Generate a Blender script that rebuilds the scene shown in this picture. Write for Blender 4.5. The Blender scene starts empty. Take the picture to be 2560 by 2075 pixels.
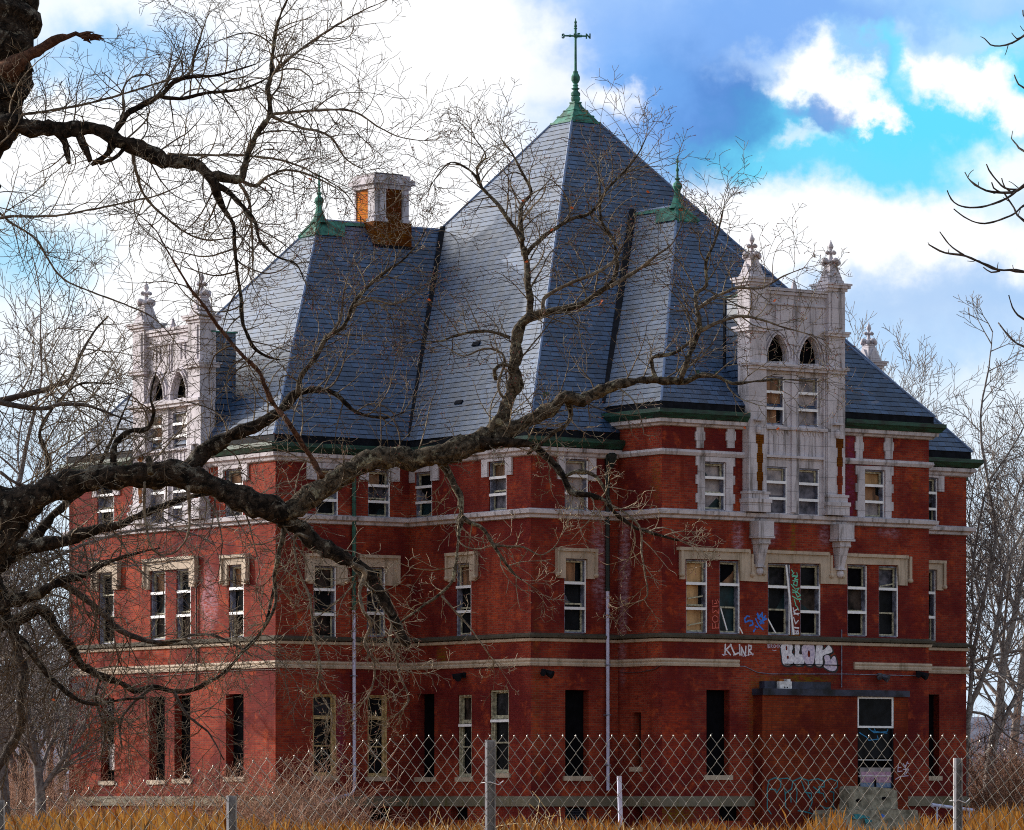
import bpy, math, random
import numpy as np
from mathutils import Vector, Matrix, noise
R = math.radians
random.seed(11)
scene = bpy.context.scene
col = scene.collection

# ------------------------------------------------------------------ camera
F = 12000.0            # focal length in photograph pixels (2560 wide)
EYE = 1.7
cam_d = bpy.data.cameras.new("camera"); cam = bpy.data.objects.new("camera", cam_d); col.objects.link(cam)
cam.location = (0, 0, EYE); cam.rotation_euler = (R(90), 0, 0)
cam_d.lens = 36 * F / 2560; cam_d.sensor_width = 36; cam_d.shift_y = (1995 - 1037.5) / 2560
cam_d.clip_start = 0.5; cam_d.clip_end = 6000
scene.camera = cam

# ------------------------------------------------------------------ light
TH = R(35.5)           # direction of the right-hand fronts
U = Vector((math.cos(TH), math.sin(TH), 0)); W = Vector((-math.sin(TH), math.cos(TH), 0))
SUN_EL = R(16)
sd = (-U * math.cos(R(66)) + W * math.sin(R(66))).normalized()      # horizontal direction towards the sun
SUN_DIR = Vector((sd.x * math.cos(SUN_EL), sd.y * math.cos(SUN_EL), math.sin(SUN_EL)))
sun_d = bpy.data.lights.new("sun", 'SUN'); sun_d.energy = 5.0; sun_d.angle = R(0.6); sun_d.color = (1, .92, .8)
sun = bpy.data.objects.new("sun", sun_d); col.objects.link(sun)
sun.rotation_euler = SUN_DIR.to_track_quat('Z', 'Y').to_euler(); sun.location = (-60, 60, 80)
scene.render.engine = 'CYCLES'
scene.view_settings.view_transform = 'Standard'; scene.view_settings.look = 'None'
scene.cycles.filter_width = 1.05; scene.cycles.use_denoising = False
scene.view_settings.exposure = 0.12; scene.view_settings.gamma = 1.0


def srgb(r, g, b):
    f = lambda c: (c / 255 / 12.92) if c <= 10 else ((c / 255 + .055) / 1.055) ** 2.4
    return (f(r), f(g), f(b), 1)


class NT:
    """small helper to write node trees"""
    def __init__(s, tree): s.t = tree; s.n = tree.nodes; s.l = tree.links
    def node(s, typ, **kw):
        n = s.n.new(typ)
        for k, v in kw.items(): setattr(n, k, v)
        return n
    def link(s, a, b): s.l.new(a, b)
    def setin(s, sock, v):
        if hasattr(v, 'is_linked') or isinstance(v, bpy.types.NodeSocket): s.l.new(v, sock)
        else: sock.default_value = v
    def math(s, op, a, b=0.0, c=None, clamp=False):
        n = s.node('ShaderNodeMath', operation=op, use_clamp=clamp)
        s.setin(n.inputs[0], a); s.setin(n.inputs[1], b)
        if c is not None: s.setin(n.inputs[2], c)
        return n.outputs[0]
    def mix(s, fac, a, b, mode='MIX'):
        n = s.node('ShaderNodeMix', data_type='RGBA', blend_type=mode)
        s.setin(n.inputs[0], fac); s.setin(n.inputs[6], a); s.setin(n.inputs[7], b)
        return n.outputs[2]
    def noise(s, vec, scale, detail=4, rough=.55, out=0, dist=0.0):
        n = s.node('ShaderNodeTexNoise'); n.inputs['Scale'].default_value = scale
        n.inputs['Detail'].default_value = detail; n.inputs['Roughness'].default_value = rough
        n.inputs['Distortion'].default_value = dist
        if vec is not None: s.link(vec, n.inputs['Vector'])
        return n.outputs[out]
    def ramp(s, fac, a, b, va=0.0, vb=1.0):
        n = s.node('ShaderNodeMapRange', interpolation_type='SMOOTHSTEP')
        s.setin(n.inputs[0], fac)
        for i, v in enumerate((a, b, va, vb)): n.inputs[i + 1].default_value = v
        return n.outputs[0]
    def mapping(s, vec, scale=(1, 1, 1), loc=(0, 0, 0)):
        n = s.node('ShaderNodeMapping'); s.link(vec, n.inputs[0])
        n.inputs['Scale'].default_value = scale; n.inputs['Location'].default_value = loc
        return n.outputs[0]


# ------------------------------------------------------------------ sky (by direction, at infinity)
world = bpy.data.worlds.new("World"); scene.world = world; world.use_nodes = True
w = NT(world.node_tree); w.n.clear()
wo = w.node('ShaderNodeOutputWorld'); bg = w.node('ShaderNodeBackground'); w.link(bg.outputs[0], wo.inputs[0])
tc = w.node('ShaderNodeTexCoord'); dirv = tc.outputs['Generated']
sky = w.node('ShaderNodeTexSky', sky_type='NISHITA'); sky.sun_disc = False
sky.sun_elevation = SUN_EL; sky.sun_rotation = math.atan2(sd.x, sd.y)
sky.air_density = 1.2; sky.dust_density = 1.0; sky.ozone_density = 1.5
nish = w.mix(1.0, sky.outputs[0], (.14, .14, .14, 1), 'MULTIPLY')
sep = w.node('ShaderNodeSeparateXYZ'); w.link(dirv, sep.inputs[0])
yy = w.math('MAXIMUM', sep.outputs[1], .05)
# direction angles in units of 1000 "photo pixels" at 12000 px focal length
ax = w.math('MULTIPLY', w.math('DIVIDE', sep.outputs[0], yy), 12.0)
bz = w.math('MULTIPLY', w.math('DIVIDE', sep.outputs[2], yy), 12.0)
comb = w.node('ShaderNodeCombineXYZ'); w.link(ax, comb.inputs[0]); w.link(bz, comb.inputs[1])
nz = w.noise(comb.outputs[0], 2.3, 5, .5, out=1)
sepn = w.node('ShaderNodeSeparateXYZ'); w.link(nz, sepn.inputs[0])
nx = w.math('MULTIPLY', w.math('SUBTRACT', sepn.outputs[0], .5), .26)
ny = w.math('MULTIPLY', w.math('SUBTRACT', sepn.outputs[1], .5), .22)
nz2 = w.noise(comb.outputs[0], 9.0, 6, .6, out=1); sn2 = w.node('ShaderNodeSeparateXYZ'); w.link(nz2, sn2.inputs[0])
nx = w.math('ADD', nx, w.math('MULTIPLY', w.math('SUBTRACT', sn2.outputs[0], .5), .24)); ny = w.math('ADD', ny, w.math('MULTIPLY', w.math('SUBTRACT', sn2.outputs[1], .5), .2))
axw = w.math('ADD', ax, nx); bzw = w.math('ADD', bz, ny)
fine = w.noise(comb.outputs[0], 7.0, 6, .6)
WHITE = (1.02, 1.03, 1.05, 1)
colr = w.mix(w.ramp(fine, .35, .7), srgb(226, 240, 252), srgb(205, 228, 250))
#  centre x, centre y (photo px), radius x, radius y, colour, softness, strength
blobs = [
    (2300, 300, 1150, 560, srgb(120, 190, 246), .7, .85),
    (1700, 120, 560, 330, srgb(142, 184, 244), .6, .95),
    (1770, 285, 270, 200, srgb(80, 130, 202), .5, 1.0),
    (1580, 220, 230, 160, srgb(120, 176, 244), .6, .7),
    (1960, 40, 330, 110, srgb(120, 170, 238), .6, .8),
    (2300, 310, 400, 200, srgb(96, 218, 246), .6, .95),
    (2100, 400, 420, 80, srgb(110, 216, 246), .7, .8),
    (2520, 150, 160, 110, srgb(110, 226, 252), .7, .8),
    (2230, 560, 300, 42, srgb(150, 230, 250), .9, .6),
    (1990, 130, 150, 50, srgb(196, 222, 250), .7, .75),
    (2050, 185, 110, 75, WHITE, .45, 1.0),
    (2110, 235, 90, 60, WHITE, .5, .95),
    (2185, 275, 55, 32, WHITE, .5, .95),
    (2060, 290, 66, 40, srgb(116, 160, 222), .6, .9),
    (2020, 340, 70, 26, srgb(226, 240, 252), .7, .7),
    (2400, 95, 230, 50, srgb(190, 222, 250), .7, .8),
    (2330, 160, 110, 60, WHITE, .5, .95),
    (2440, 195, 110, 52, WHITE, .5, .95), (2530, 250, 80, 52, WHITE, .5, .95),
    (2225, 130, 42, 90, srgb(104, 218, 246), .7, .75),
    (1500, 250, 90, 58, WHITE, .6, .85),
    (1400, 250, 80, 50, srgb(235, 240, 252), .8, .7),
    (2150, 590, 620, 140, WHITE, .45, .97),
    (1830, 530, 200, 100, WHITE, .6, .9),
    (2520, 400, 180, 90, WHITE, .6, .85),
    (2300, 760, 480, 90, srgb(176, 204, 240), .8, .8),
    (2480, 700, 200, 60, srgb(160, 196, 238), .8, .6),
    (2250, 880, 420, 60, srgb(170, 205, 244), .8, .5),
    (2450, 1050, 300, 120, srgb(226, 238, 250), .8, .8),
    (2450, 1500, 400, 300, srgb(210, 226, 244), .8, .8),
    (620, 480, 830, 720, WHITE, .35, 1.0),
    (1060, 140, 330, 330, WHITE, .45, 1.0),
    (300, 120, 260, 110, srgb(150, 202, 250), .8, .95),
    (130, 170, 190, 60, srgb(160, 208, 252), .9, .7),
    (60, 640, 170, 120, srgb(120, 205, 245), .9, .75),
    (40, 1180, 200, 180, srgb(206, 228, 246), .9, .8),
]
for cx, cy, rx, ry, c, soft, st in blobs:
    dx = w.math('MULTIPLY', w.math('SUBTRACT', axw, (cx - 1280) / 1000), 1000 / rx)
    dy = w.math('MULTIPLY', w.math('SUBTRACT', bzw, (1995 - cy) / 1000), 1000 / ry)
    r = w.math('SQRT', w.math('ADD', w.math('MULTIPLY', dx, dx), w.math('MULTIPLY', dy, dy)))
    m = w.ramp(r, 1 + soft * .7, 1 - min(.9, soft * 1.15), 0.0, st)
    colr = w.mix(m, colr, c)
# outside the part of the sky the photograph shows: thin cloud over the Nishita sky
gen = w.ramp(w.noise(dirv, 3.2, 6, .6), .4, .65, 0, .8)
rest = w.mix(gen, nish, (.85, .87, .92, 1))
inview = w.math('MULTIPLY', w.ramp(w.math('ABSOLUTE', ax), 2.6, 1.8), w.ramp(w.math('ABSOLUTE', w.math('SUBTRACT', bz, .9)), 2.6, 1.6))
inview = w.math('MULTIPLY', inview, w.ramp(sep.outputs[1], .3, .6))
# bright veil of cloud round the sun, low in the left of the sky
vd = w.node('ShaderNodeVectorMath', operation='DOT_PRODUCT'); w.link(dirv, vd.inputs[0]); vd.inputs[1].default_value = tuple(SUN_DIR)
rest = w.mix(w.ramp(vd.outputs['Value'], .6, .98, 0, .95), rest, (3.0, 3.0, 3.0, 1))
final = w.mix(inview, rest, colr)
w.link(final, bg.inputs[0]); bg.inputs[1].default_value = 1.0

# ------------------------------------------------------------------ objects, tags, meshes
def tag(o, label=None, cat=None, group=None, kind=None):
    if label: o['label'] = label
    if cat: o['category'] = cat
    if group: o['group'] = group
    if kind: o['kind'] = kind
    return o

def empty(name, loc=(0, 0, 0), rz=0):
    o = bpy.data.objects.new(name, None); col.objects.link(o)
    o.location = loc; o.rotation_euler = (0, 0, rz); o.empty_display_size = .3
    return o

def wloc(o):
    v = Vector((0, 0, 0))
    while o is not None: v += o.location; o = o.parent
    return v

class MB:
    def __init__(s): s.v = []; s.f = []; s.m = []; s.uv = []; s.mats = []
    def mi(s, mat):
        if mat not in s.mats: s.mats.append(mat)
        return s.mats.index(mat)
    def face(s, pts, mat, uvs=None):
        i = len(s.v); s.v += [tuple(p) for p in pts]; s.f.append(list(range(i, i + len(pts)))); s.m.append(s.mi(mat))
        s.uv.append(uvs if uvs else [(0, 0)] * len(pts))
    def add(s, verts, faces, mat, uvf=None):
        i = len(s.v); s.v += [tuple(p) for p in verts]; k = s.mi(mat)
        for f in faces:
            s.f.append([a + i for a in f]); s.m.append(k)
            s.uv.append([uvf(verts[a]) for a in f] if uvf else [(0, 0)] * len(f))
    def build(s, name, parent=None, smooth=False, loc=None):
        off = wloc(parent) if parent is not None else (Vector(loc) if loc is not None else Vector((0, 0, 0)))
        me = bpy.data.meshes.new(name)
        me.from_pydata([(a - off.x, b - off.y, c - off.z) for a, b, c in s.v], [], s.f)
        for m in s.mats: me.materials.append(m)
        me.polygons.foreach_set('material_index', s.m)
        if smooth: me.polygons.foreach_set('use_smooth', [True] * len(s.f))
        ul = me.uv_layers.new(name='UVMap')
        ul.data.foreach_set('uv', [c for f in s.uv for p in f for c in p])
        me.update()
        o = bpy.data.objects.new(name, me); col.objects.link(o)
        if parent is not None: o.parent = parent
        elif loc is not None: o.location = loc
        return o

BOXF = [(0, 1, 2, 3), (7, 6, 5, 4), (0, 4, 5, 1), (1, 5, 6, 2), (2, 6, 7, 3), (3, 7, 4, 0)]
def pbox(mb, P, s0, s1, z0, z1, o0, o1, mat, uo=0.0):
    """box in a frame P(s, z, out); uv = (s, z) on the fronts and (out, z) on the sides"""
    c = [(s0, z0, o1), (s1, z0, o1), (s1, z1, o1), (s0, z1, o1), (s0, z0, o0), (s1, z0, o0), (s1, z1, o0), (s0, z1, o0)]
    v = [P(*q) for q in c]
    i = len(mb.v); mb.v += [tuple(p) for p in v]; k = mb.mi(mat)
    for f in BOXF:
        mb.f.append([a + i for a in f]); mb.m.append(k)
        q = [c[a] for a in f]
        if len({a[0] for a in q}) == 1: mb.uv.append([(a[2] + uo, a[1]) for a in q])
        else: mb.uv.append([(a[0] + uo, a[1] + (a[2] if len({b[1] for b in q}) == 1 else 0)) for a in q])

def lathe(mb, c, prof, mat, n=12, sq=False, rot=0.0):
    """prof: list of (r, z)"""
    vs = []; fs = []
    for r, z in prof:
        for k in range(n):
            a = 2 * math.pi * k / n + rot
            vs.append((c[0] + r * math.cos(a), c[1] + r * math.sin(a), c[2] + z))
    for i in range(len(prof) - 1):
        for k in range(n):
            a = i * n + k; b = i * n + (k + 1) % n; fs.append((a, b, b + n, a + n))
    fs.append(tuple(range(n))[::-1]); fs.append(tuple(range((len(prof) - 1) * n, len(prof) * n)))
    mb.add(vs, fs, mat)

def ball(mb, c, rx, ry, rz, mat, n=10, m=6, ax1=Vector((1, 0, 0)), ax2=Vector((0, 1, 0)), ax3=Vector((0, 0, 1))):
    vs = []; fs = []
    for j in range(m + 1):
        t = math.pi * j / m
        for k in range(n):
            a = 2 * math.pi * k / n
            vs.append(Vector(c) + ax1 * (rx * math.sin(t) * math.cos(a)) + ax2 * (ry * math.sin(t) * math.sin(a)) + ax3 * (rz * math.cos(t)))
    for j in range(m):
        for k in range(n):
            a = j * n + k; b = j * n + (k + 1) % n; fs.append((a, a + n, b + n, b))
    mb.add(vs, fs, mat)

def tube(mb, pts, rad, mat, n=6, wob=0.0, cap=True):
    """tapered tube through pts (Vectors), rad list"""
    P = [Vector(p) for p in pts]; vs = []; fs = []
    t = (P[1] - P[0]).normalized()
    a = t.orthogonal().normalized()
    for i, p in enumerate(P):
        t = (P[min(i + 1, len(P) - 1)] - P[max(i - 1, 0)])
        if t.length < 1e-9: t = Vector((0, 0, 1))
        t.normalize()
        a = (a - t * a.dot(t))
        a = a.normalized() if a.length > 1e-6 else t.orthogonal().normalized()
        b = t.cross(a)
        for k in range(n):
            an = 2 * math.pi * k / n; r = rad[i]
            d = a * math.cos(an) + b * math.sin(an)
            if wob:
                q = (p + d * r)
                r *= 1 + wob * (noise.noise(q * (0.55 / max(rad[0], .02))) + .7 * noise.noise(q * (2.1 / max(rad[0], .02))))
            vs.append(p + d * r)
    for i in range(len(P) - 1):
        for k in range(n):
            x = i * n + k; y = i * n + (k + 1) % n; fs.append((x, y, y + n, x + n))
    if cap:
        fs.append(tuple(range(n))[::-1]); fs.append(tuple(range((len(P) - 1) * n, len(P) * n)))
    mb.add(vs, fs, mat)

# ------------------------------------------------------------------ materials
def newmat(name):
    m = bpy.data.materials.new(name); m.use_nodes = True; t = NT(m.node_tree)
    b = m.node_tree.nodes['Principled BSDF']
    return m, t, b

def simple(name, c, rough=.7, var=.35, scale=6.0, metal=0.0, spec=.5, bump=0.0, c2=None, coord='Object', stretch=(1, 1, 1)):
    m, t, b = newmat(name)
    tcn = t.node('ShaderNodeTexCoord').outputs[coord]
    v = t.mapping(tcn, stretch)
    n = t.noise(v, scale, 6, .6)
    dark = tuple(x * (1 - var) for x in c[:3]) + (1,)
    lite = c2 if c2 else tuple(min(1, x * (1 + var)) for x in c[:3]) + (1,)
    t.link(t.mix(t.ramp(n, .32, .68), dark, lite), b.inputs['Base Color'])
    b.inputs['Roughness'].default_value = rough; b.inputs['Metallic'].default_value = metal
    b.inputs['Specular IOR Level'].default_value = spec
    if bump:
        bn = t.node('ShaderNodeBump'); bn.inputs['Strength'].default_value = bump; bn.inputs['Distance'].default_value = .02
        t.link(t.noise(v, scale * 4, 5, .6), bn.inputs['Height']); t.link(bn.outputs[0], b.inputs['Normal'])
    return m

def brick_mat(name, ca, cb, mortar, stains=(), moss=0.0, scale=1.0):
    
    """brick courses in uv metres, weathered in large patches and in vertical runs.
    stains: (u, v, ru, rv, colour, strength) patches with a shape of their own"""
    m, t, b = newmat(name)
    uvn = t.node('ShaderNodeTexCoord').outputs['UV']
    br = t.node('ShaderNodeTexBrick'); t.link(uvn, br.inputs['Vector'])
    br.inputs['Scale'].default_value = 1.0 / scale
    br.inputs['Brick Width'].default_value = .22; br.inputs['Row Height'].default_value = .078
    br.inputs['Mortar Size'].default_value = .011; br.inputs['Mortar Smooth'].default_value = .3
    br.inputs['Color1'].default_value = ca; br.inputs['Color2'].default_value = cb; br.inputs['Mortar'].default_value = mortar
    big = t.noise(uvn, .33, 5, .6)
    c = t.mix(t.ramp(big, .36, .62, 0, .85), br.outputs[0], (cb[0] * .42, cb[1] * .3, cb[2] * .8, 1))
    run = t.noise(t.mapping(uvn, (1.5, .12, 1)), 1.4, 5, .65)
    c = t.mix(t.ramp(run, .48, .7, 0, .7), c, (ca[0] * .35, ca[1] * .3, ca[2] * .4, 1))
    pat = t.noise(uvn, 1.7, 6, .7)
    c = t.mix(t.ramp(pat, .52, .72, 0, .6), c, (min(1, ca[0] * 1.35), ca[1] * 1.7, ca[2] * 1.1, 1))
    drip = t.noise(t.mapping(uvn, (3.2, .35, 1)), 1.0, 6, .75)
    c = t.mix(t.ramp(drip, .58, .76, 0, .4), c, (.012, .008, .008, 1))
    row = t.noise(t.mapping(uvn, (.5, 12, 1)), 1.0, 3, .6)
    c = t.mix(t.ramp(row, .5, .75, 0, .4), c, (ca[0] * .45, ca[1] * .4, ca[2] * .5, 1))
    if moss:
        mo = t.noise(uvn, .8, 6, .65)
        c = t.mix(t.ramp(mo, .5, .72, 0, moss), c, srgb(96, 62, 6))
    sp = t.node('ShaderNodeSeparateXYZ'); t.link(uvn, sp.inputs[0])
    edge = t.noise(uvn, 2.2, 7, .75)
    spk = t.noise(t.mapping(uvn, (3, 9, 1)), 1.2, 5, .8)
    for (su, sv, ru, rv, sc, st) in stains:
        dx = t.math('MULTIPLY', t.math('SUBTRACT', sp.outputs[0], su), 1 / ru)
        dy = t.math('MULTIPLY', t.math('SUBTRACT', sp.outputs[1], sv), 1 / rv)
        r = t.math('SQRT', t.math('ADD', t.math('MULTIPLY', dx, dx), t.math('MULTIPLY', dy, dy)))
        r = t.math('ADD', r, t.math('MULTIPLY', t.math('SUBTRACT', edge, .5), 1.6))
        k = t.ramp(r, 1.25, .35, 0, st)
        k = t.math('MULTIPLY', k, t.ramp(spk, .42, .6, .08, 1))
        c = t.mix(k, c, sc)
    t.link(c, b.inputs['Base Color']); b.inputs['Roughness'].default_value = .85
    b.inputs['Specular IOR Level'].default_value = .08
    bn = t.node('ShaderNodeBump'); bn.inputs['Strength'].default_value = .5; bn.inputs['Distance'].default_value = .02
    t.link(t.math('ADD', t.math('MULTIPLY', br.outputs[1], -1), t.math('MULTIPLY', edge, .6)), bn.inputs['Height'])
    t.link(bn.outputs[0], b.inputs['Normal'])
    return m

def slate_mat(name, c1, c2, line):
    m, t, b = newmat(name)
    uvn = t.node('ShaderNodeTexCoord').outputs['UV']
    wig = t.noise(t.mapping(uvn, (.35, .8, 1)), 1.0, 4, .6)
    cm = t.node('ShaderNodeCombineXYZ'); sp = t.node('ShaderNodeSeparateXYZ'); t.link(uvn, sp.inputs[0])
    t.link(sp.outputs[0], cm.inputs[0]); t.link(t.math('ADD', sp.outputs[1], t.math('MULTIPLY', wig, .09)), cm.inputs[1])
    br = t.node('ShaderNodeTexBrick'); t.link(cm.outputs[0], br.inputs['Vector'])
    br.inputs['Scale'].default_value = 1; br.inputs['Brick Width'].default_value = .36; br.inputs['Row Height'].default_value = .235
    br.inputs['Mortar Size'].default_value = .018; br.inputs['Mortar Smooth'].default_value = .25
    br.inputs['Color1'].default_value = tuple(x * .45 for x in c1[:3]) + (1,); br.inputs['Color2'].default_value = tuple(x * 1.5 for x in c2[:3]) + (1,); br.inputs['Mortar'].default_value = line
    # vertical joints are far thinner than the course lines: fade them
    rowp = t.math('FRACT', t.math('DIVIDE', t.math('ADD', sp.outputs[1], t.math('MULTIPLY', wig, .09)), .235))
    k = t.math('MAXIMUM', t.ramp(rowp, .14, 0.02), t.ramp(rowp, .88, .98))
    patch = t.noise(uvn, 2.4, 5, .7); large = t.noise(t.mapping(uvn, (1, .35, 1)), .35, 5, .6)
    tile = t.mix(.55, c1, br.outputs[0]); base = t.mix(t.ramp(patch, .4, .7, 0, .45), tile, c2)
    base = t.mix(t.ramp(large, .35, .7, 0, .5), base, tuple(x * .55 for x in c1[:3]) + (1,))
    c = t.mix(t.math('MULTIPLY', br.outputs[1], .35), base, line)
    c = t.mix(t.math('MULTIPLY', k, .92), c, line)
    lost = t.noise(t.mapping(uvn, (1.2, 2.2, 1)), 1.1, 2, .4)
    c = t.mix(t.ramp(lost, .7, .73, 0, .5), c, srgb(116, 116, 132))
    t.link(c, b.inputs['Base Color'])
    t.link(t.ramp(patch, .3, .7, .40, .54), b.inputs['Roughness'])
    t.link(t.math('MULTIPLY', t.math('SUBTRACT', 1.0, k), t.ramp(large, .3, .7, 1.0, .75)), b.inputs['Specular IOR Level'])
    bn = t.node('ShaderNodeBump'); bn.inputs['Strength'].default_value = .55; bn.inputs['Distance'].default_value = .02
    t.link(t.math('ADD', rowp, t.math('MULTIPLY', patch, .5)), bn.inputs['Height']); bn.invert = False
    t.link(bn.outputs[0], b.inputs['Normal'])
    return m

def stone_mat(name, c, dirty, blocks=True, amt=.75):
    m, t, b = newmat(name)
    o = t.node('ShaderNodeTexCoord').outputs['Object']
    run = t.noise(t.mapping(o, (2.2, 2.2, .25)), 1.6, 6, .68)
    pat = t.noise(o, 1.3, 6, .65); sm = t.noise(o, 9, 4, .7)
    cc = t.mix(t.ramp(pat, .35, .7), c, tuple(x * .72 for x in c[:3]) + (1,))
    cc = t.mix(t.ramp(run, .48, .72, 0, amt), cc, dirty)
    cc = t.mix(t.ramp(sm, .55, .8, 0, .5), cc, tuple(x * .45 for x in c[:3]) + (1,))
    if blocks:
        sp = t.node('ShaderNodeSeparateXYZ'); t.link(o, sp.inputs[0])
        fr = t.math('FRACT', t.math('MULTIPLY', sp.outputs[2], 1.9))
        cc = t.mix(t.math('MULTIPLY', t.ramp(fr, .045, .02), .7), cc, tuple(x * .25 for x in c[:3]) + (1,))
    t.link(cc, b.inputs['Base Color']); b.inputs['Roughness'].default_value = .8; b.inputs['Specular IOR Level'].default_value = .25
    bn = t.node('ShaderNodeBump'); bn.inputs['Strength'].default_value = .4; bn.inputs['Distance'].default_value = .03
    t.link(t.math('ADD', pat, sm), bn.inputs['Height']); t.link(bn.outputs[0], b.inputs['Normal'])
    return m

PINK = srgb(186, 156, 176); PURP = srgb(120, 50, 84); MOSS = srgb(112, 88, 12); DARKB = srgb(60, 22, 18); ORNG = srgb(190, 66, 26)
# stains are filled in once the faces are known (see FACE offsets)
M = {}
M['slate'] = slate_mat('slate', srgb(35, 60, 94), srgb(56, 86, 126), srgb(3, 6, 16))
M['stone'] = stone_mat('terracotta', srgb(202, 196, 206), srgb(84, 77, 74), amt=.92)
M['sand'] = stone_mat('sandstone', srgb(190, 172, 156), srgb(110, 98, 76), blocks=False)
M['sandmoss'] = stone_mat('mossy sandstone', srgb(120, 112, 98), srgb(84, 80, 30), blocks=False, amt=.9)
M['darkstone'] = stone_mat('blackened ledge', srgb(80, 74, 64), srgb(40, 38, 30), blocks=False)
M['copper'] = simple('copper verdigris', srgb(28, 88, 78), .75, .5, 3.0, c2=srgb(62, 134, 118))
M['gutter'] = simple('gutter paint', srgb(10, 40, 36), .6, .5, 2.0, c2=srgb(18, 72, 58), stretch=(1, 1, 5))
M['black'] = simple('black void', (.004, .004, .006, 1), .9, .3, 4, spec=.05)
M['fascia'] = simple('shade-black fascia', (.008, .009, .014, 1), .8, .4, 4, spec=.1)  # near-black puts the shade between slates and gutter into the colour
M['glass'] = simple('dark glass', (.007, .008, .011, 1), .5, .5, 2.5, spec=.08)
M['teal_pane'] = simple('teal dusty glass', srgb(20, 42, 48), .5, .6, 3.0, spec=.2)
M['haze_pane'] = simple('clouded plastic pane', srgb(128, 122, 134), .5, .45, 2.2, c2=srgb(170, 158, 160), spec=.3)
M['haze_dark'] = simple('dull pane', srgb(62, 64, 84), .5, .6, 2.6, c2=srgb(110, 106, 120), spec=.3)
M['board'] = simple('plywood', srgb(172, 130, 88), .8, .3, 3.0, c2=srgb(204, 162, 116), stretch=(1, 1, .3))
M['board_dark'] = simple('old plywood', srgb(112, 80, 60), .8, .45, 3.0, c2=srgb(160, 116, 84), stretch=(1, 1, .3))
M['bar'] = simple('white bar', srgb(232, 232, 240), .5, .08, 6)
M['wood'] = simple('weathered sash', srgb(150, 144, 124), .7, .45, 9, c2=srgb(196, 190, 166))
M['wood_tan'] = simple('tan sash', srgb(168, 140, 96), .7, .4, 8, c2=srgb(204, 178, 128))
M['casing'] = simple('blue grey casing', srgb(88, 94, 118), .7, .45, 5, c2=srgb(140, 144, 168))
M['pipe_w'] = simple('white downpipe', srgb(190, 192, 226), .45, .12, 4)
M['pipe_g'] = simple('green downpipe', srgb(20, 66, 60), .55, .4, 4, c2=srgb(34, 96, 82))
M['pipe_d'] = simple('dark downpipe', srgb(22, 34, 34), .6, .4, 4)
M['lead'] = simple('lead flashing', srgb(20, 24, 38), .6, .6, 1.6, c2=srgb(58, 62, 84), spec=.3)
M['concrete'] = simple('concrete', srgb(124, 118, 104), .9, .4, 4.0, bump=.6, c2=srgb(160, 152, 136))
M['cable'] = simple('cable', srgb(70, 52, 56), .7, .2, 4)
M['lampdark'] = simple('lamp metal', srgb(26, 30, 38), .5, .4, 12, c2=srgb(84, 90, 110))
M['ventwhite'] = simple('white enamel', srgb(206, 206, 214), .5, .3, 9)
M['rusty'] = simple('rust', srgb(150, 84, 22), .8, .5, 7)
M['greenwhite'] = simple('galvanised', srgb(150, 150, 150), .4, .35, 8, metal=.6)
def paint(name, c, c2=None): return simple(name, c, .6, .25, 12, c2=c2)
M['g_white'] = paint('white paint', srgb(214, 206, 226), srgb(240, 238, 250))
M['g_lav'] = paint('lavender paint', srgb(190, 176, 214), srgb(220, 206, 226))
M['g_blackp'] = paint('black paint', srgb(16, 12, 24))
M['g_blue'] = paint('blue paint', srgb(28, 108, 214)); M['g_bluegrey'] = paint('worn blue paint', srgb(60, 104, 160), srgb(130, 140, 160))
M['g_mint'] = paint('mint paint', srgb(96, 196, 168))
M['g_teal'] = paint('teal paint', srgb(22, 112, 130), srgb(40, 140, 152))
M['g_salmon'] = paint('salmon paint', srgb(206, 96, 84))
M['g_pink'] = paint('pink paint', srgb(156, 108, 146), srgb(190, 150, 176))
M['g_cyan'] = paint('cyan paint', srgb(20, 120, 176))

# ------------------------------------------------------------------ the building's frame
OU = Vector((.627, 160.0, 0))
CP = 2.465                                   # how far the front wing stands forward
CU0, CU1 = 3.62, 15.27
UE = 19.12; AW0, AW1 = 7.17, 21.0; AU = -5.5; RU = 24.6
GZ = -1.0                                    # walls go below the ground line
def plan(u, wv, z=0.0): p = OU + U * u + W * wv; return Vector((p.x, p.y, z))
# face: kind R (runs along u, looks -w) or L (runs along -w, looks -u); constant; uv offset
FACES = {'Aend': ('L', AU, 0), 'Aright': ('R', AW0, 100), 'Bleft': ('L', 0.0, 200), 'Bright': ('R', 0.0, 300),
         'Cleft': ('L', CU0, 400), 'C': ('R', -CP, 500), 'D': ('R', 0.0, 300), 'chimR': ('R', 13.38, 700), 'chimL': ('L', 2.69, 800),
         'Rend': ('X', RU, 600), 'Cright': ('X', CU1, 640), 'Dend': ('X', UE, 660), 'Rfront': ('R', AW0, 100)}
def frame(face):
    k, c, o = FACES[face]
    if k == 'R': return lambda s, z, out=0.0: plan(s, c - out, z)
    if k == 'L': return lambda s, z, out=0.0: plan(c - out, -s, z)
    return lambda s, z, out=0.0: plan(c + out, s, z)
def fpx(face, x, y, out=0.0):
    """photo pixel -> (s, z) on a wall plane"""
    k, c, o = FACES[face]
    d = Vector(((x - 1280) / F, 1, (1995 - y) / F)); n = W if k == 'R' else U
    c2 = c + out if k == 'X' else c - out
    p0 = OU + n * c2
    t = n.dot(p0) / n.dot(Vector((d.x, d.y, 0)))
    p = d * t; q = Vector((p.x, p.y, 0)) - OU
    s = {'R': q.dot(U), 'L': -q.dot(W), 'X': q.dot(W)}[k]
    return s, p.z + EYE
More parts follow.
